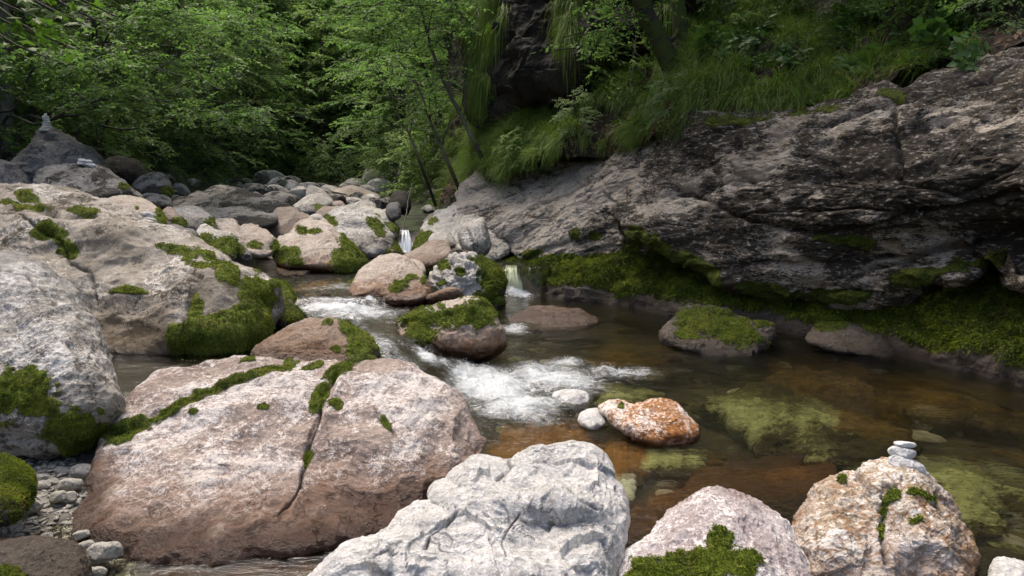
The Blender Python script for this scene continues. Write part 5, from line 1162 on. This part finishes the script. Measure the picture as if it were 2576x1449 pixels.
forest(32, (380, 850), (-350, 430), T_mid, (0.75, 1.1), 'green leafy tree on the left slope farther up the gorge', 'trees farther up the left slope', d0=16)
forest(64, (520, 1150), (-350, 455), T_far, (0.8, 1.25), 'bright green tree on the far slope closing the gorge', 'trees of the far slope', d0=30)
forest(16, (640, 900), (120, 440), [T_far[1], T_mid[1]], (0.6, 0.9), 'pale young tree in the gap where the gorge narrows', 'pale trees in the gorge gap', mind=1.0, d0=20)  # only the paled leaves here, their colour brightening the dark gap
forest(26, (830, 1230), (-400, 420), T_mid, (0.55, 0.9), 'light green tree on the slope above the right bank upstream', 'trees of the right slope', d0=13)
forest(40, (780, 1210), (300, 480), T_bush, (0.7, 1.3), 'leafy bush on the slope at the right end of the streambed', 'bushes above the right streambed edge', 'bush', 'bush', 0.8, d0=12)
forest(44, (-60, 760), (250, 470), T_bush, (0.7, 1.4), 'leafy bush at the foot of the left slope', 'bushes along the left slope', 'bush', 'bush', 0.9, d0=11)
for k, (x, y, rz, s) in enumerate([(1215, 395, 0.1, 1.0), (1180, 330, -0.2, 1.05), (1150, 430, 0.25, 0.95), (1225, 250, 0.0, 1.0), (1265, 270, -0.3, .8)]):
    p = hit(x, y, 11)
    if p is not None:
        tree(T_slim[k % 2], tuple(p), rz, s, 'slender dark trunked tree leaning left over the stream', 'slender leaning trees', 'leaning_tree')


# the mossy double trunked tree on the bank
def pick(x, y):
    k = np.argmin((xb - x) ** 2 + (yb - y) ** 2); return Vb[k]
def custom_tree(name, label, paths, radii, leafspec, bark, leaf, seed, sides=9, moss_h=None):
    r = np.random.default_rng(seed); base = np.array(paths[0][0]); e = ob(name, None, tuple(base)); tag(e, label, 'tree')
    G = Geo()
    for P_, (a, b) in zip(paths, radii):
        P_ = np.asarray(P_, float); n = 22; q = catmull_u(P_, n); q = q + np.cumsum(r.normal(0, 0.008, q.shape), 0) * np.linspace(0, 1, n)[:, None]
        V_, F_ = tube(q - base, a, b, sides); V_ = V_ + (fbm(V_, 6, 3)[:, None]) * 0.02 * (V_ - V_.mean(0)) ; G.add(V_, F_)
    LV = []
    for (c, rad, n, nlf, ls, spl) in leafspec:
        ends = np.array([np.asarray(P_, float)[j] for P_ in paths for j in range(len(P_) // 2, len(P_))]); a_ = ends[np.argmin(((ends - np.array(c)) ** 2).sum(1))]
        G.add(*tube(catmull_u(np.array([a_, a_ * .5 + np.array(c) * .5 + [0, 0, .15], np.array(c)]), 9) - base, 0.018, 0.006, 5))
        O = np.array(c) + r.normal(0, 0.5, (n, 3)) * np.array(rad); T = r.normal(0, 1, (n, 3)) * [1, 1, .25]
        for k in range(0, n, 9): G.add(*tube(np.array([O[k] - T[k] * .5 - [0, 0, .1], O[k], O[k] + T[k] * .4]) - base, 0.012, 0.004, 4))
        LV.append(leaves(O, T, np.full(n, spl) * (0.7 + .6 * r.random(n)), nlf, ls, r) - base)
    ob('trunk', G.mesh('trunk', bark), (0, 0, 0), e); ob('crown', leafmesh('crown', LV, leaf, r), (0, 0, 0), e)
    return e
for k, (pth, d_, r_0, lab) in enumerate([
    ([(1200, 372), (1165, 300), (1118, 205), (1075, 90), (1040, -60)], 13.0, .055, 'dark thin trunk slanting left from the foot of the crag'),
    ([(1140, 440), (1110, 370), (1082, 300), (1058, 230), (1020, 175)], 14.0, .05, 'dark thin bent trunk above the dark round boulders'),
    ([(1262, 262), (1215, 160), (1175, 90), (1120, -20)], 13.6, .06, 'dark trunk crossing from the top of the crag to the upper left'),
    ([(1215, 330), (1190, 180), (1172, 60), (1165, -60)], 14.4, .045, 'upright dark thin trunk left of the crag'),
    ([(1245, 225), (1228, 120), (1160, 40), (1040, 15)], 13.2, .035, 'dark bough arching left near the top beside the crag'),
    ([(1060, 420), (1030, 340), (1000, 280), (975, 160)], 17.0, .045, 'thin trunk rising behind the upper waterfall')]):
    P_ = [pt(x, y, d_ + .25 * j) for j, (x, y) in enumerate(pth)]
    P_ = [pt(pth[0][0] * 2.2 - pth[1][0] * 1.2, pth[0][1] * 2.2 - pth[1][1] * 1.2, d_ + 1.0)] + P_
    cl = [(pt(pth[-1][0] + dx, pth[-1][1] + dy, d_ + .4), (.9, .7, .35), 26, 16, .08, .5) for dx, dy in ((0, 20), (60, 70), (-40, -10))] + [(pt(pth[2][0] - 30, pth[2][1] - 20, d_ + .2), (.6, .5, .2), 16, 14, .08, .45)]
    custom_tree('leaning_tree', lab, [P_, [P_[2], P_[2] * .5 + P_[3] * .5 + np.array([.25, 0, .1]), P_[3] + np.array([.5, 0, .2])]], [(r_0, r_0 * .4), (r_0 * .45, .008)], cl, 'bark', 'leaf_mid', 200 + k, sides=6)
pb = pick(1690, 190); D0 = float(proj(pb[None])[2][0])
Q_ = lambda x, y, dd=0.0: pt(x, y, D0 - 0.35 + dd)
custom_tree('tree', 'mossy dark tree with a forked trunk leaning over the grassy bank',
            [[Q_(1705, 235, .25), Q_(1690, 170), Q_(1660, 110, -.1), Q_(1625, 40, -.2), Q_(1600, -60, -.4), Q_(1585, -260, -.8)], [Q_(1700, 200), Q_(1712, 120, .05), Q_(1708, 40), Q_(1700, -60), Q_(1710, -260)], [Q_(1650, 90, -.1), Q_(1690, 100, -.15), Q_(1706, 60)]],
            [(0.18, 0.12), (0.14, 0.10), (0.05, 0.03)],
            [(pt(1600, -330, D0 - 1.2), (3.2, 2.4, 1.2), 380, 18, 0.09, 0.7), (pt(1900, -380, D0 - 1.4), (3.5, 2.4, 1.2), 380, 18, 0.09, 0.7), (pt(2300, -420, D0 - 1.8), (3.5, 2.4, 1.2), 340, 18, 0.09, 0.7), (pt(1545, 45, D0 - .6), (0.7, 0.5, 0.5), 46, 14, 0.075, 0.5), (pt(1510, 110, D0 - .4), (0.5, 0.4, 0.4), 30, 14, 0.07, 0.45)], 'bark_moss', 'leaf_mid', 3)
p0 = hit(10, 420, 9)
if p0 is not None:
    d_ = float(proj(p0[None])[2][0]); q_ = lambda x, y, a=0: pt(x, y, d_ + a)
    custom_tree('tree', 'pale lichen barked trunk at the left edge behind the pyramid boulder', [[q_(6, 440), q_(14, 300), q_(22, 150), q_(15, 0), q_(40, -250)]], [(0.15, 0.10)], [(q_(60, -200), (2.5, 2, 1.5), 420, 18, 0.085, 0.7)], 'bark_pale', 'leaf_dark', 8)
# maple reaching in from beyond the left edge
def maple_leaf(ls, r, O, T):
    """five lobed leaves hanging from twigs"""
    n = len(O)
    ang = np.array([-2.6, -1.9, -1.55, -0.95, -0.62, 0, 0.62, 0.95, 1.55, 1.9, 2.6]); rad = np.array([.25, .62, .36, .88, .46, 1.0, .46, .88, .36, .62, .25])
    U = T / np.linalg.norm(T, axis=1, keepdims=True); N = np.array([0, 0, 1.0]) + r.normal(0, .45, (n, 3)); B = np.cross(U, N); B /= np.linalg.norm(B, axis=1, keepdims=True)
    N = np.cross(B, U)
    s = ls * (0.7 + .6 * r.random((n, 1)))
    pts_ = [O] + [O + s * q * (math.cos(a) * U + math.sin(a) * B) - N * s * 0.16 * abs(a) / 2.6 for a, q in zip(ang, rad)]
    V = np.stack(pts_, 1)
    f = np.array([[0, k, k + 1] for k in range(1, 11)])
    return V.reshape(-1, 3), (np.arange(n)[:, None, None] * 12 + f[None]).reshape(-1, 3), np.repeat(r.random(n), 10)
r2 = np.random.default_rng(17)
bm_ = np.array([-6.6, 5.6, 0.6]); e = ob('maple_tree', None, tuple(bm_)); tag(e, 'maple reaching in at the top left corner with lobed leaves', 'tree')
G = Geo(); G.add(*tube(catmull_u([bm_, bm_ + [.1, .1, 1.5], bm_ + [.3, .3, 3.5], bm_ + [.2, .6, 6]], 16) - bm_, 0.14, 0.05, 8)); Os, Ts = [], []
for (x, y, d_, n, sp) in [(40, 60, 5.4, 5, .5), (120, 90, 5.3, 4, .4), (150, 30, 5.6, 4, .4), (215, 35, 5.5, 2, .3), (20, 10, 5.2, 6, .5), (-80, 100, 5.4, 8, .6), (70, 120, 5.6, 3, .35), (230, 10, 5.6, 2, .25)]:
    c_ = pt(x, y, d_); a_ = bm_ + [.25, .3, 3.2 + .2 * r2.random()]
    q = catmull_u([a_, a_ * .45 + c_ * .55 + [0, 0, .35], c_ - [.25, 0, -.12], c_ + [.2, 0, -.1]], 14); G.add(*tube(q - bm_, 0.03, 0.005, 5))
    for k in range(n * 4):
        f = r2.uniform(.6, 1); o_ = np.array([np.interp(f, np.linspace(0, 1, 14), q[:, a]) for a in range(3)]) + r2.normal(0, .12, 3) * sp * 2 * [1, 1, .5]
        Os.append(o_); Ts.append(np.array([0.8, -0.2, -0.45]) + r2.normal(0, .5, 3))
Vm, Fm, lvm = maple_leaf(0.085, r2, np.array(Os), np.array(Ts))
ob('trunk', G.mesh('trunk', 'bark'), (0, 0, 0), e); ob('crown', mesh_np('crown', Vm - bm_, Fm, False, fattr={'lv': lvm}, mats=[M['leaf_maple']]), (0, 0, 0), e)
# branches with bright sprays hanging into the gorge on the left
for k, (x, y, d_, n, rad, lab) in enumerate([(440, 165, 13.5, 50, (1.1, .7, .22), 'bright layered beech branch high on the left'), (330, 235, 12.5, 40, (.9, .6, .18), 'bright flat beech spray in the middle of the left forest'), (300, 270, 12.0, 22, (.7, .5, .12), 'low beech spray above the dark left undergrowth'), (560, 285, 15.0, 44, (1.3, .7, .25), 'drooping beech branch right of the left forest'), (200, 150, 11.5, 50, (1.2, .7, .3), 'shaded beech branch near the pyramid boulder cairn'), (540, 60, 16, 60, (1.5, .8, .5), 'beech branch at the top left of centre'), (390, 40, 13, 60, (1.5, .8, .4), 'upper beech branch left of centre')]):
    c_ = pt(x, y, d_); bs_ = np.array([xl(np.array([c_[1] + 1.0]))[0] - 1.0, c_[1] + 1.0, 0]); bs_[2] = ground(np.array([bs_[0]]), np.array([bs_[1]]), False)[0]
    custom_tree('tree', lab, [[bs_, bs_ + [.1, .3, 1.5], bs_ * .6 + c_ * .4 + [0, 0, .7], c_ - [.6, 0, 0], c_ + [.7, 0, -.15]]], [(0.04, 0.006)], [(c_, rad, n * 2, 22, 0.085, 0.6)], 'bark', 'leaf_mid', 60 + k, sides=6)

# ------------------------------------------------------------------ grass
def blades(P, N, r, L, wid, hang, n_seg=4):
    n = len(P)
    D = N * 0.8 + r.normal(0, 0.35, (n, 3)) + np.array([0, 0, 0.55]); D /= np.linalg.norm(D, axis=1, keepdims=True)
    S = np.cross(D, r.normal(0, 1, (n, 3))); S /= np.linalg.norm(S, axis=1, keepdims=True)
    rows = []; p = P.copy(); d = D.copy(); h = hang * (0.5 + r.random(n))
    for k in range(n_seg + 1):
        w = wid * (1 - (k / n_seg) ** 1.5) * 0.5 + 0.0006
        rows += [p - S * w[:, None] if np.ndim(w) else p - S * w, p + S * w[:, None] if np.ndim(w) else p + S * w]
        d = d + np.array([0, 0, -1.0]) * h[:, None]; d /= np.linalg.norm(d, axis=1, keepdims=True)
        p = p + d * (L / n_seg)[:, None]
    V = np.stack(rows, 1); m = 2 * (n_seg + 1)
    f = np.array([[2 * k, 2 * k + 1, 2 * k + 3, 2 * k + 2] for k in range(n_seg)])
    return V.reshape(-1, 3), (np.arange(n)[:, None, None] * m + f[None]).reshape(-1, 4)
def grass(label, V, Q, x, y, dens, n_tuft, n_bl, L, hang, seed, name='grass', wid=0.009):
    r = np.random.default_rng(seed); N = vnormals(V, Q)
    if (N[:, 2].mean() < 0): N = -N
    # area weight per vertex
    a = V[Q[:, 0]]; ar = np.linalg.norm(np.cross(V[Q[:, 2]] - a, V[Q[:, 3]] - V[Q[:, 1]]), axis=1)
    w = sum(np.bincount(Q[:, k], ar, len(V)) for k in range(4)) * dens
    if w.sum() <= 0: return
    k = r.choice(len(V), n_tuft, p=w / w.sum())
    kk = np.repeat(k, n_bl); n = len(kk)
    ts = np.repeat(0.6 + 0.7 * r.random(n_tuft), n_bl); tl = np.repeat(np.clip(0.25 + 0.5 * vnoise(V[k] * 1.7) + r.normal(0, .12, n_tuft), 0, 1), n_bl)
    P_ = V[kk] + r.normal(0, 0.045, (n, 3)) - N[kk] * 0.02
    Vb_, Fb_ = blades(P_, N[kk], r, L * ts * (0.5 + 0.6 * r.random(n)), wid, hang)
    lv = np.repeat(np.where(r.random(n) < 0.13, 1.0, np.clip(tl + r.normal(0, 0.24, n), 0, 0.85)), 4)
    me = mesh_np(name, Vb_, Fb_, False, fattr={'lv': lv}, mats=[M['grass']])
    return tag(ob(name, me), label, None, None, 'stuff')
nzb = fbm(Vb, 1.1, 4)
def box(x, y, lst):
    d = np.zeros(len(x))
    for cx, cy, rx, ry, am in lst: d = np.maximum(d, am * np.clip(1.4 - np.hypot((x - cx) / rx, (y - cy) / ry), 0, 1))
    return d
dA = box(xb, yb, [(1290, 350, 150, 130, 1.0), (1230, 430, 70, 60, 1), (1400, 380, 60, 50, .8), (1220, 300, 60, 80, .7)]) * (0.3 + sstep(-.2, .4, nzb))
grass('bright green grass cascading over the bank below the dark crag', Vb, Qb, xb, yb, dA ** 1.5, 420, 84, 0.5, 0.62, 3)
dB = box(xb, yb, [(1560, 240, 90, 80, .9), (1500, 330, 60, 40, .5), (1640, 300, 70, 50, .6), (1850, 190, 190, 110, 1), (1960, 260, 110, 40, 1), (2050, 120, 140, 70, .8), (2330, 170, 150, 50, .8), (2500, 150, 110, 60, .7), (2100, 250, 60, 40, .8), (1760, 290, 60, 30, .6), (1950, 50, 100, 80, .6)]) * (0.12 + sstep(-.1, .3, nzb))
grass('long grass hanging from the bank above the right rock face', Vb, Qb, xb, yb, dB ** 1.6, 680, 80, 0.46, 0.62, 4)
# grass hanging from the crag: long vertical beards
ce = crag.data; nv_ = len(ce.vertices); Vc = np.empty(nv_ * 3, np.float32); ce.vertices.foreach_get('co', Vc); Vc = Vc.reshape(-1, 3) + np.array(crag.location)
Qc = np.empty(len(ce.polygons) * 3, np.int32); ce.polygons.foreach_get('vertices', Qc); Qc = Qc.reshape(-1, 3); Qc = np.concatenate([Qc, Qc[:, 2:]], 1)
cx_, cy_, cd_ = proj(Vc); fr_ = (cd_ < 14.9)
dC = box(cx_, cy_, [(1215, 60, 22, 90, 1), (1212, 180, 14, 80, .8), (1425, 40, 22, 70, 1), (1240, 20, 40, 50, .6), (1500, 100, 40, 30, .4), (1470, 0, 40, 40, .4), (1690, 30, 30, 60, .7), (1790, 30, 40, 60, .8)]) * fr_
grass('beards of long grass hanging down the dark crag', Vc, Qc, cx_, cy_, dC, 210, 60, 0.75, 1.6, 6)
# mossy grass on the slopes upstream
Xs, Ys = np.meshgrid(np.arange(-16, 3, 0.14), np.arange(12, 34, 0.14)); Zs = ground(Xs, Ys, False); Vs = np.stack([Xs, Ys, Zs], -1).reshape(-1, 3); nx = Xs.shape[1]
i = np.arange(Xs.shape[0] - 1)[:, None] * nx; j = np.arange(nx - 1)[None]; Qs = np.stack([i + j, i + j + 1, i + nx + j + 1, i + nx + j], -1).reshape(-1, 4)
re_ = Vs[:, 0] - xr(Vs[:, 1]); le_ = xl(Vs[:, 1]) - Vs[:, 0]
dS = (sstep(0.2, 1.0, re_) * sstep(9, 5, re_) + 0.35 * sstep(.5, 2, le_) * sstep(8, 4, le_)) * (0.2 + sstep(-.1, .4, fbm(Vs, .8, 3)))
grass('grass tufts on the slopes farther upstream', Vs, Qs, Vs[:, 0], Vs[:, 1], dS, 1500, 34, 0.5, 0.4, 7, wid=0.016)

# ------------------------------------------------------------------ broad leaved herbs, ferns, dead wood
def herb(seed, n=7, L=0.38, ls=0.13, wid=0.75, mat='herb'):
    r = np.random.default_rng(seed); G = Geo(); LV = []
    for k in range(n):
        az = r.uniform(0, 6.28); tip = np.array([math.cos(az), math.sin(az), 0]) * L * r.uniform(.3, .9) + [0, 0, L * r.uniform(.5, 1.1)]
        q = catmull_u([np.zeros(3), tip * [.4, .4, .7], tip], 7); G.add(*tube(q, 0.004, 0.002, 4))
        O = np.stack([q[3], q[4], q[5], q[6]]); T = np.repeat((tip * [1, 1, .15])[None], 4, 0) + r.normal(0, .1, (4, 3))
        LV.append(leaves(O, T, np.full(4, 0.12), 3, ls, r, wid, tilt=.4))
    return G.mesh('stem', 'herb'), leafmesh('foliage', LV, 'herb', r)
H_ = [herb(1), herb(2, 9, .45, .15, .8), herb(3, 6, .3, .11, .6)]
r3 = np.random.default_rng(90)
spots = [(x, y) for x, y in zip(r3.uniform(2120, 2560, 34), r3.uniform(-20, 130, 34))] + [(x, y) for x, y in zip(r3.uniform(1640, 2050, 16), r3.uniform(120, 240, 16))] + [(2050 + 30 * k, 60 + 20 * (k % 3)) for k in range(4)] + [(1320, 380), (1345, 392), (1370, 385), (1400, 400), (1300, 395), (1240, 440), (1530, 170), (1560, 200), (1480, 230), (2420, 235), (2350, 240)]
for k, (x, y) in enumerate(spots):
    p = pick(x, y)
    zone = ('broad leaved herb on the dark bank at the top right', 'herbs at the top right') if x > 2100 else (('broad leaved herb among the grass of the right bank', 'herbs among the bank grass') if x > 1450 else ('small leafy herb in the bright grass below the crag', 'herbs in the grass below the crag'))
    e = tree(H_[k % 3], tuple(p), r3.uniform(0, 6.28), r3.uniform(.45, .85), zone[0], zone[1], 'herb', 'plant', (r3.normal(0, .3) + .3, r3.normal(0, .3)), ('stem', 'foliage'))
rb = np.random.default_rng(44)
for k, (x, y, s) in enumerate([(1500, 165, .7), (1545, 215, .6), (1610, 250, .5), (1760, 60, .8), (1830, 110, .6), (2120, 20, .8), (2210, 75, .7), (2300, 60, .8), (2400, 105, .6), (2480, 60, .8), (2550, 100, .6), (1960, 10, .8), (1690, 300, .35), (1480, 330, .4), (2060, 175, .5), (1250, 330, .5), (1330, 420, .35)]):
    tree(T_bush[k % 3], tuple(pick(x, y) - np.array([0, 0, .15])), rb.uniform(0, 6.28), s, 'low leafy shrub growing out of the grassy right bank', 'shrubs on the right bank', 'bush', 'bush', (.5, 0))
# dry leaves lying on the bank and on the rock edge below it
rl = np.random.default_rng(12); wk = (np.clip(1 - np.abs(yb - np.interp(xb, [1120, 1480, 1900, 2330, 2576, 3400], [470, 370, 270, 190, 150, 40])) / 70, 0, 1) + 0.15) * (yb > -80)
kk = rl.choice(len(Vb), 2600, p=wk / wk.sum()); Nb_ = vnormals(Vb, Qb); Nb_ = Nb_ * np.sign(Nb_[:, 2:].mean())
T1 = rl.normal(0, 1, (2600, 3)); T1 -= Nb_[kk] * (T1 * Nb_[kk]).sum(1)[:, None]; T1 /= np.linalg.norm(T1, axis=1)[:, None]; T2 = np.cross(Nb_[kk], T1); sz_ = 0.02 + 0.035 * rl.random((2600, 1))
c_ = Vb[kk] + Nb_[kk] * 0.03; LVd = np.stack([c_ - T1 * sz_, c_ + T2 * sz_ * .6 + Nb_[kk] * .012, c_ + T1 * sz_, c_ - T2 * sz_ * .6 + Nb_[kk] * .012], 1).reshape(-1, 3)
M['litter'] = leaf_mat('dry leaves', (0.07, 0.04, 0.022), (0.16, 0.095, 0.055), (0.26, 0.17, 0.10), 0.1, 0.8)
tag(ob('leaf_litter', leafmesh('leaf_litter', [LVd], 'litter', rl)), 'brown dry leaves scattered over the right bank', None, None, 'stuff')
def fern_mesh(seed, nf=6, L=0.6):
    r = np.random.default_rng(seed); G = Geo(); LV = []
    for k in range(nf):
        az = k * 6.28 / nf + r.normal(0, .3); d = np.array([math.cos(az), math.sin(az), 0]); s = np.linspace(0, 1, 16)[:, None]
        q = d * L * s * .85 + np.array([0, 0, 1.]) * L * (.75 * s - .75 * s ** 2); G.add(*tube(q, 0.004, 0.0015, 4))
        b = np.array([-d[1], d[0], 0])
        for sd in (1, -1):
            O = q[2:]; ln = .17 * np.sin(np.linspace(.5, 3.0, 14))[:, None]; D = b * sd * .9 + d * .35 + [0, 0, -.15]
            w = d * 0.018; LV.append(np.stack([O, O + D * ln * .4 + w, O + D * ln, O + D * ln * .4 - w], 1).reshape(-1, 3))
    return G.mesh('stem', 'herb'), leafmesh('fronds', LV, 'herb', r)
Fm_ = fern_mesh(5)
for x, y, s, lab in [(2190, 170, .8, 'lobed fern hanging over the right rock edge'), (2090, 35, .9, 'fern above the long grass on the right bank'), (2130, 195, .6, 'smaller fern beside the lobed one on the right bank'), (2000, 30, .7, 'fern near the top of the bank left of the broad herbs')]:
    e = tree(Fm_, tuple(pick(x, y) + [0, -.1, .05]), x, s, lab, None, 'fern', 'fern', (.6, 0), ('stem', 'fronds'))

def wood(label, pts_, r0, r1, name='dead_branch', seed=0, side=()):
    P_ = np.array([pt(*p) for p in pts_]); b = P_[0]; G = Geo(); q = catmull_u(P_, 26); r = np.random.default_rng(seed)
    q = q + r.normal(0, .006, q.shape); G.add(*tube(q - b, r0, r1, 6))
    for a in side: G.add(*tube(catmull_u(np.array([pt(*p) for p in a]), 10) - b, r1 * 1.2, r1 * .5, 5))
    return tag(ob(name, G.mesh(name, 'deadwood'), tuple(b)), label, 'branch')
wood('thin bare branch standing against the upper waterfall', [(997, 622, 13.0), (1010, 585, 13.1), (1020, 545, 13.4), (1028, 500, 13.8), (1036, 462, 14.2)], 0.016, 0.008)
wood('thin white root hanging in front of the bank grass', [(2232, 185, 9.2), (2229, 230, 9.1), (2222, 280, 9.0), (2214, 320, 8.9)][::-1] and [(1600, 90, 11), (1594, 130, 10.9), (1588, 200, 10.8), (1582, 260, 10.7)], 0.008, 0.004, side=[[(1594, 130, 10.9), (1620, 145, 10.8), (1650, 140, 10.8)], [(1600, 160, 10.8), (1625, 195, 10.7), (1655, 235, 10.7)]])
wood('dead twig fork below the bushes at the streambed edge', [(985, 470, 14.5), (1000, 440, 14.6), (1012, 405, 14.8)], 0.014, 0.006, side=[[(1000, 440, 14.6), (985, 425, 14.6), (975, 430, 14.5)]])
wood('pale fallen branch on the slope right of the dark round boulders', [(1120, 555, 13.2), (1150, 545, 13.1), (1160, 530, 13.1), (1185, 518, 13.2)], 0.016, 0.006)
# ================================================================== light
EL, AZ = R(66), R(42)       # sun height; bearing measured from +Y (upstream) towards -X
w = bpy.data.worlds.new('World'); sc.world = w; w.use_nodes = True
nt = w.node_tree; nt.nodes.clear()
sky = nt.nodes.new('ShaderNodeTexSky'); sky.sky_type = 'NISHITA'; sky.sun_disc = False
sky.sun_elevation = EL; sky.sun_rotation = -AZ; sky.air_density = 0.8; sky.dust_density = 5.0; sky.ozone_density = 0.4
bg = nt.nodes.new('ShaderNodeBackground'); bg.inputs[1].default_value = 0.15
out = nt.nodes.new('ShaderNodeOutputWorld'); nt.links.new(sky.outputs[0], bg.inputs[0]); nt.links.new(bg.outputs[0], out.inputs[0])
sl = bpy.data.lights.new('sun', 'SUN'); sl.energy = 1.0; sl.angle = R(22); sl.color = (1.0, 0.93, 0.82)
so = bpy.data.objects.new('sun', sl); C.objects.link(so)
dirv = Vector((-math.sin(AZ) * math.cos(EL), math.cos(AZ) * math.cos(EL), math.sin(EL)))
so.rotation_euler = dirv.to_track_quat('Z', 'Y').to_euler(); so.location = (0, 0, 30)
vs_ = sc.view_settings; vs_.view_transform = 'Standard'; vs_.look = 'None'; vs_.gamma = 1.0; vs_.exposure = 1.2; vs_.use_curve_mapping = False
sc.cycles.use_denoising = True
try: sc.cycles.denoiser = 'OPENIMAGEDENOISE'
except Exception: pass
sc.cycles.max_bounces = 8; sc.cycles.transparent_max_bounces = 12; sc.cycles.transmission_bounces = 6; sc.cycles.diffuse_bounces = 4
sc.cycles.sample_clamp_indirect = 6.0
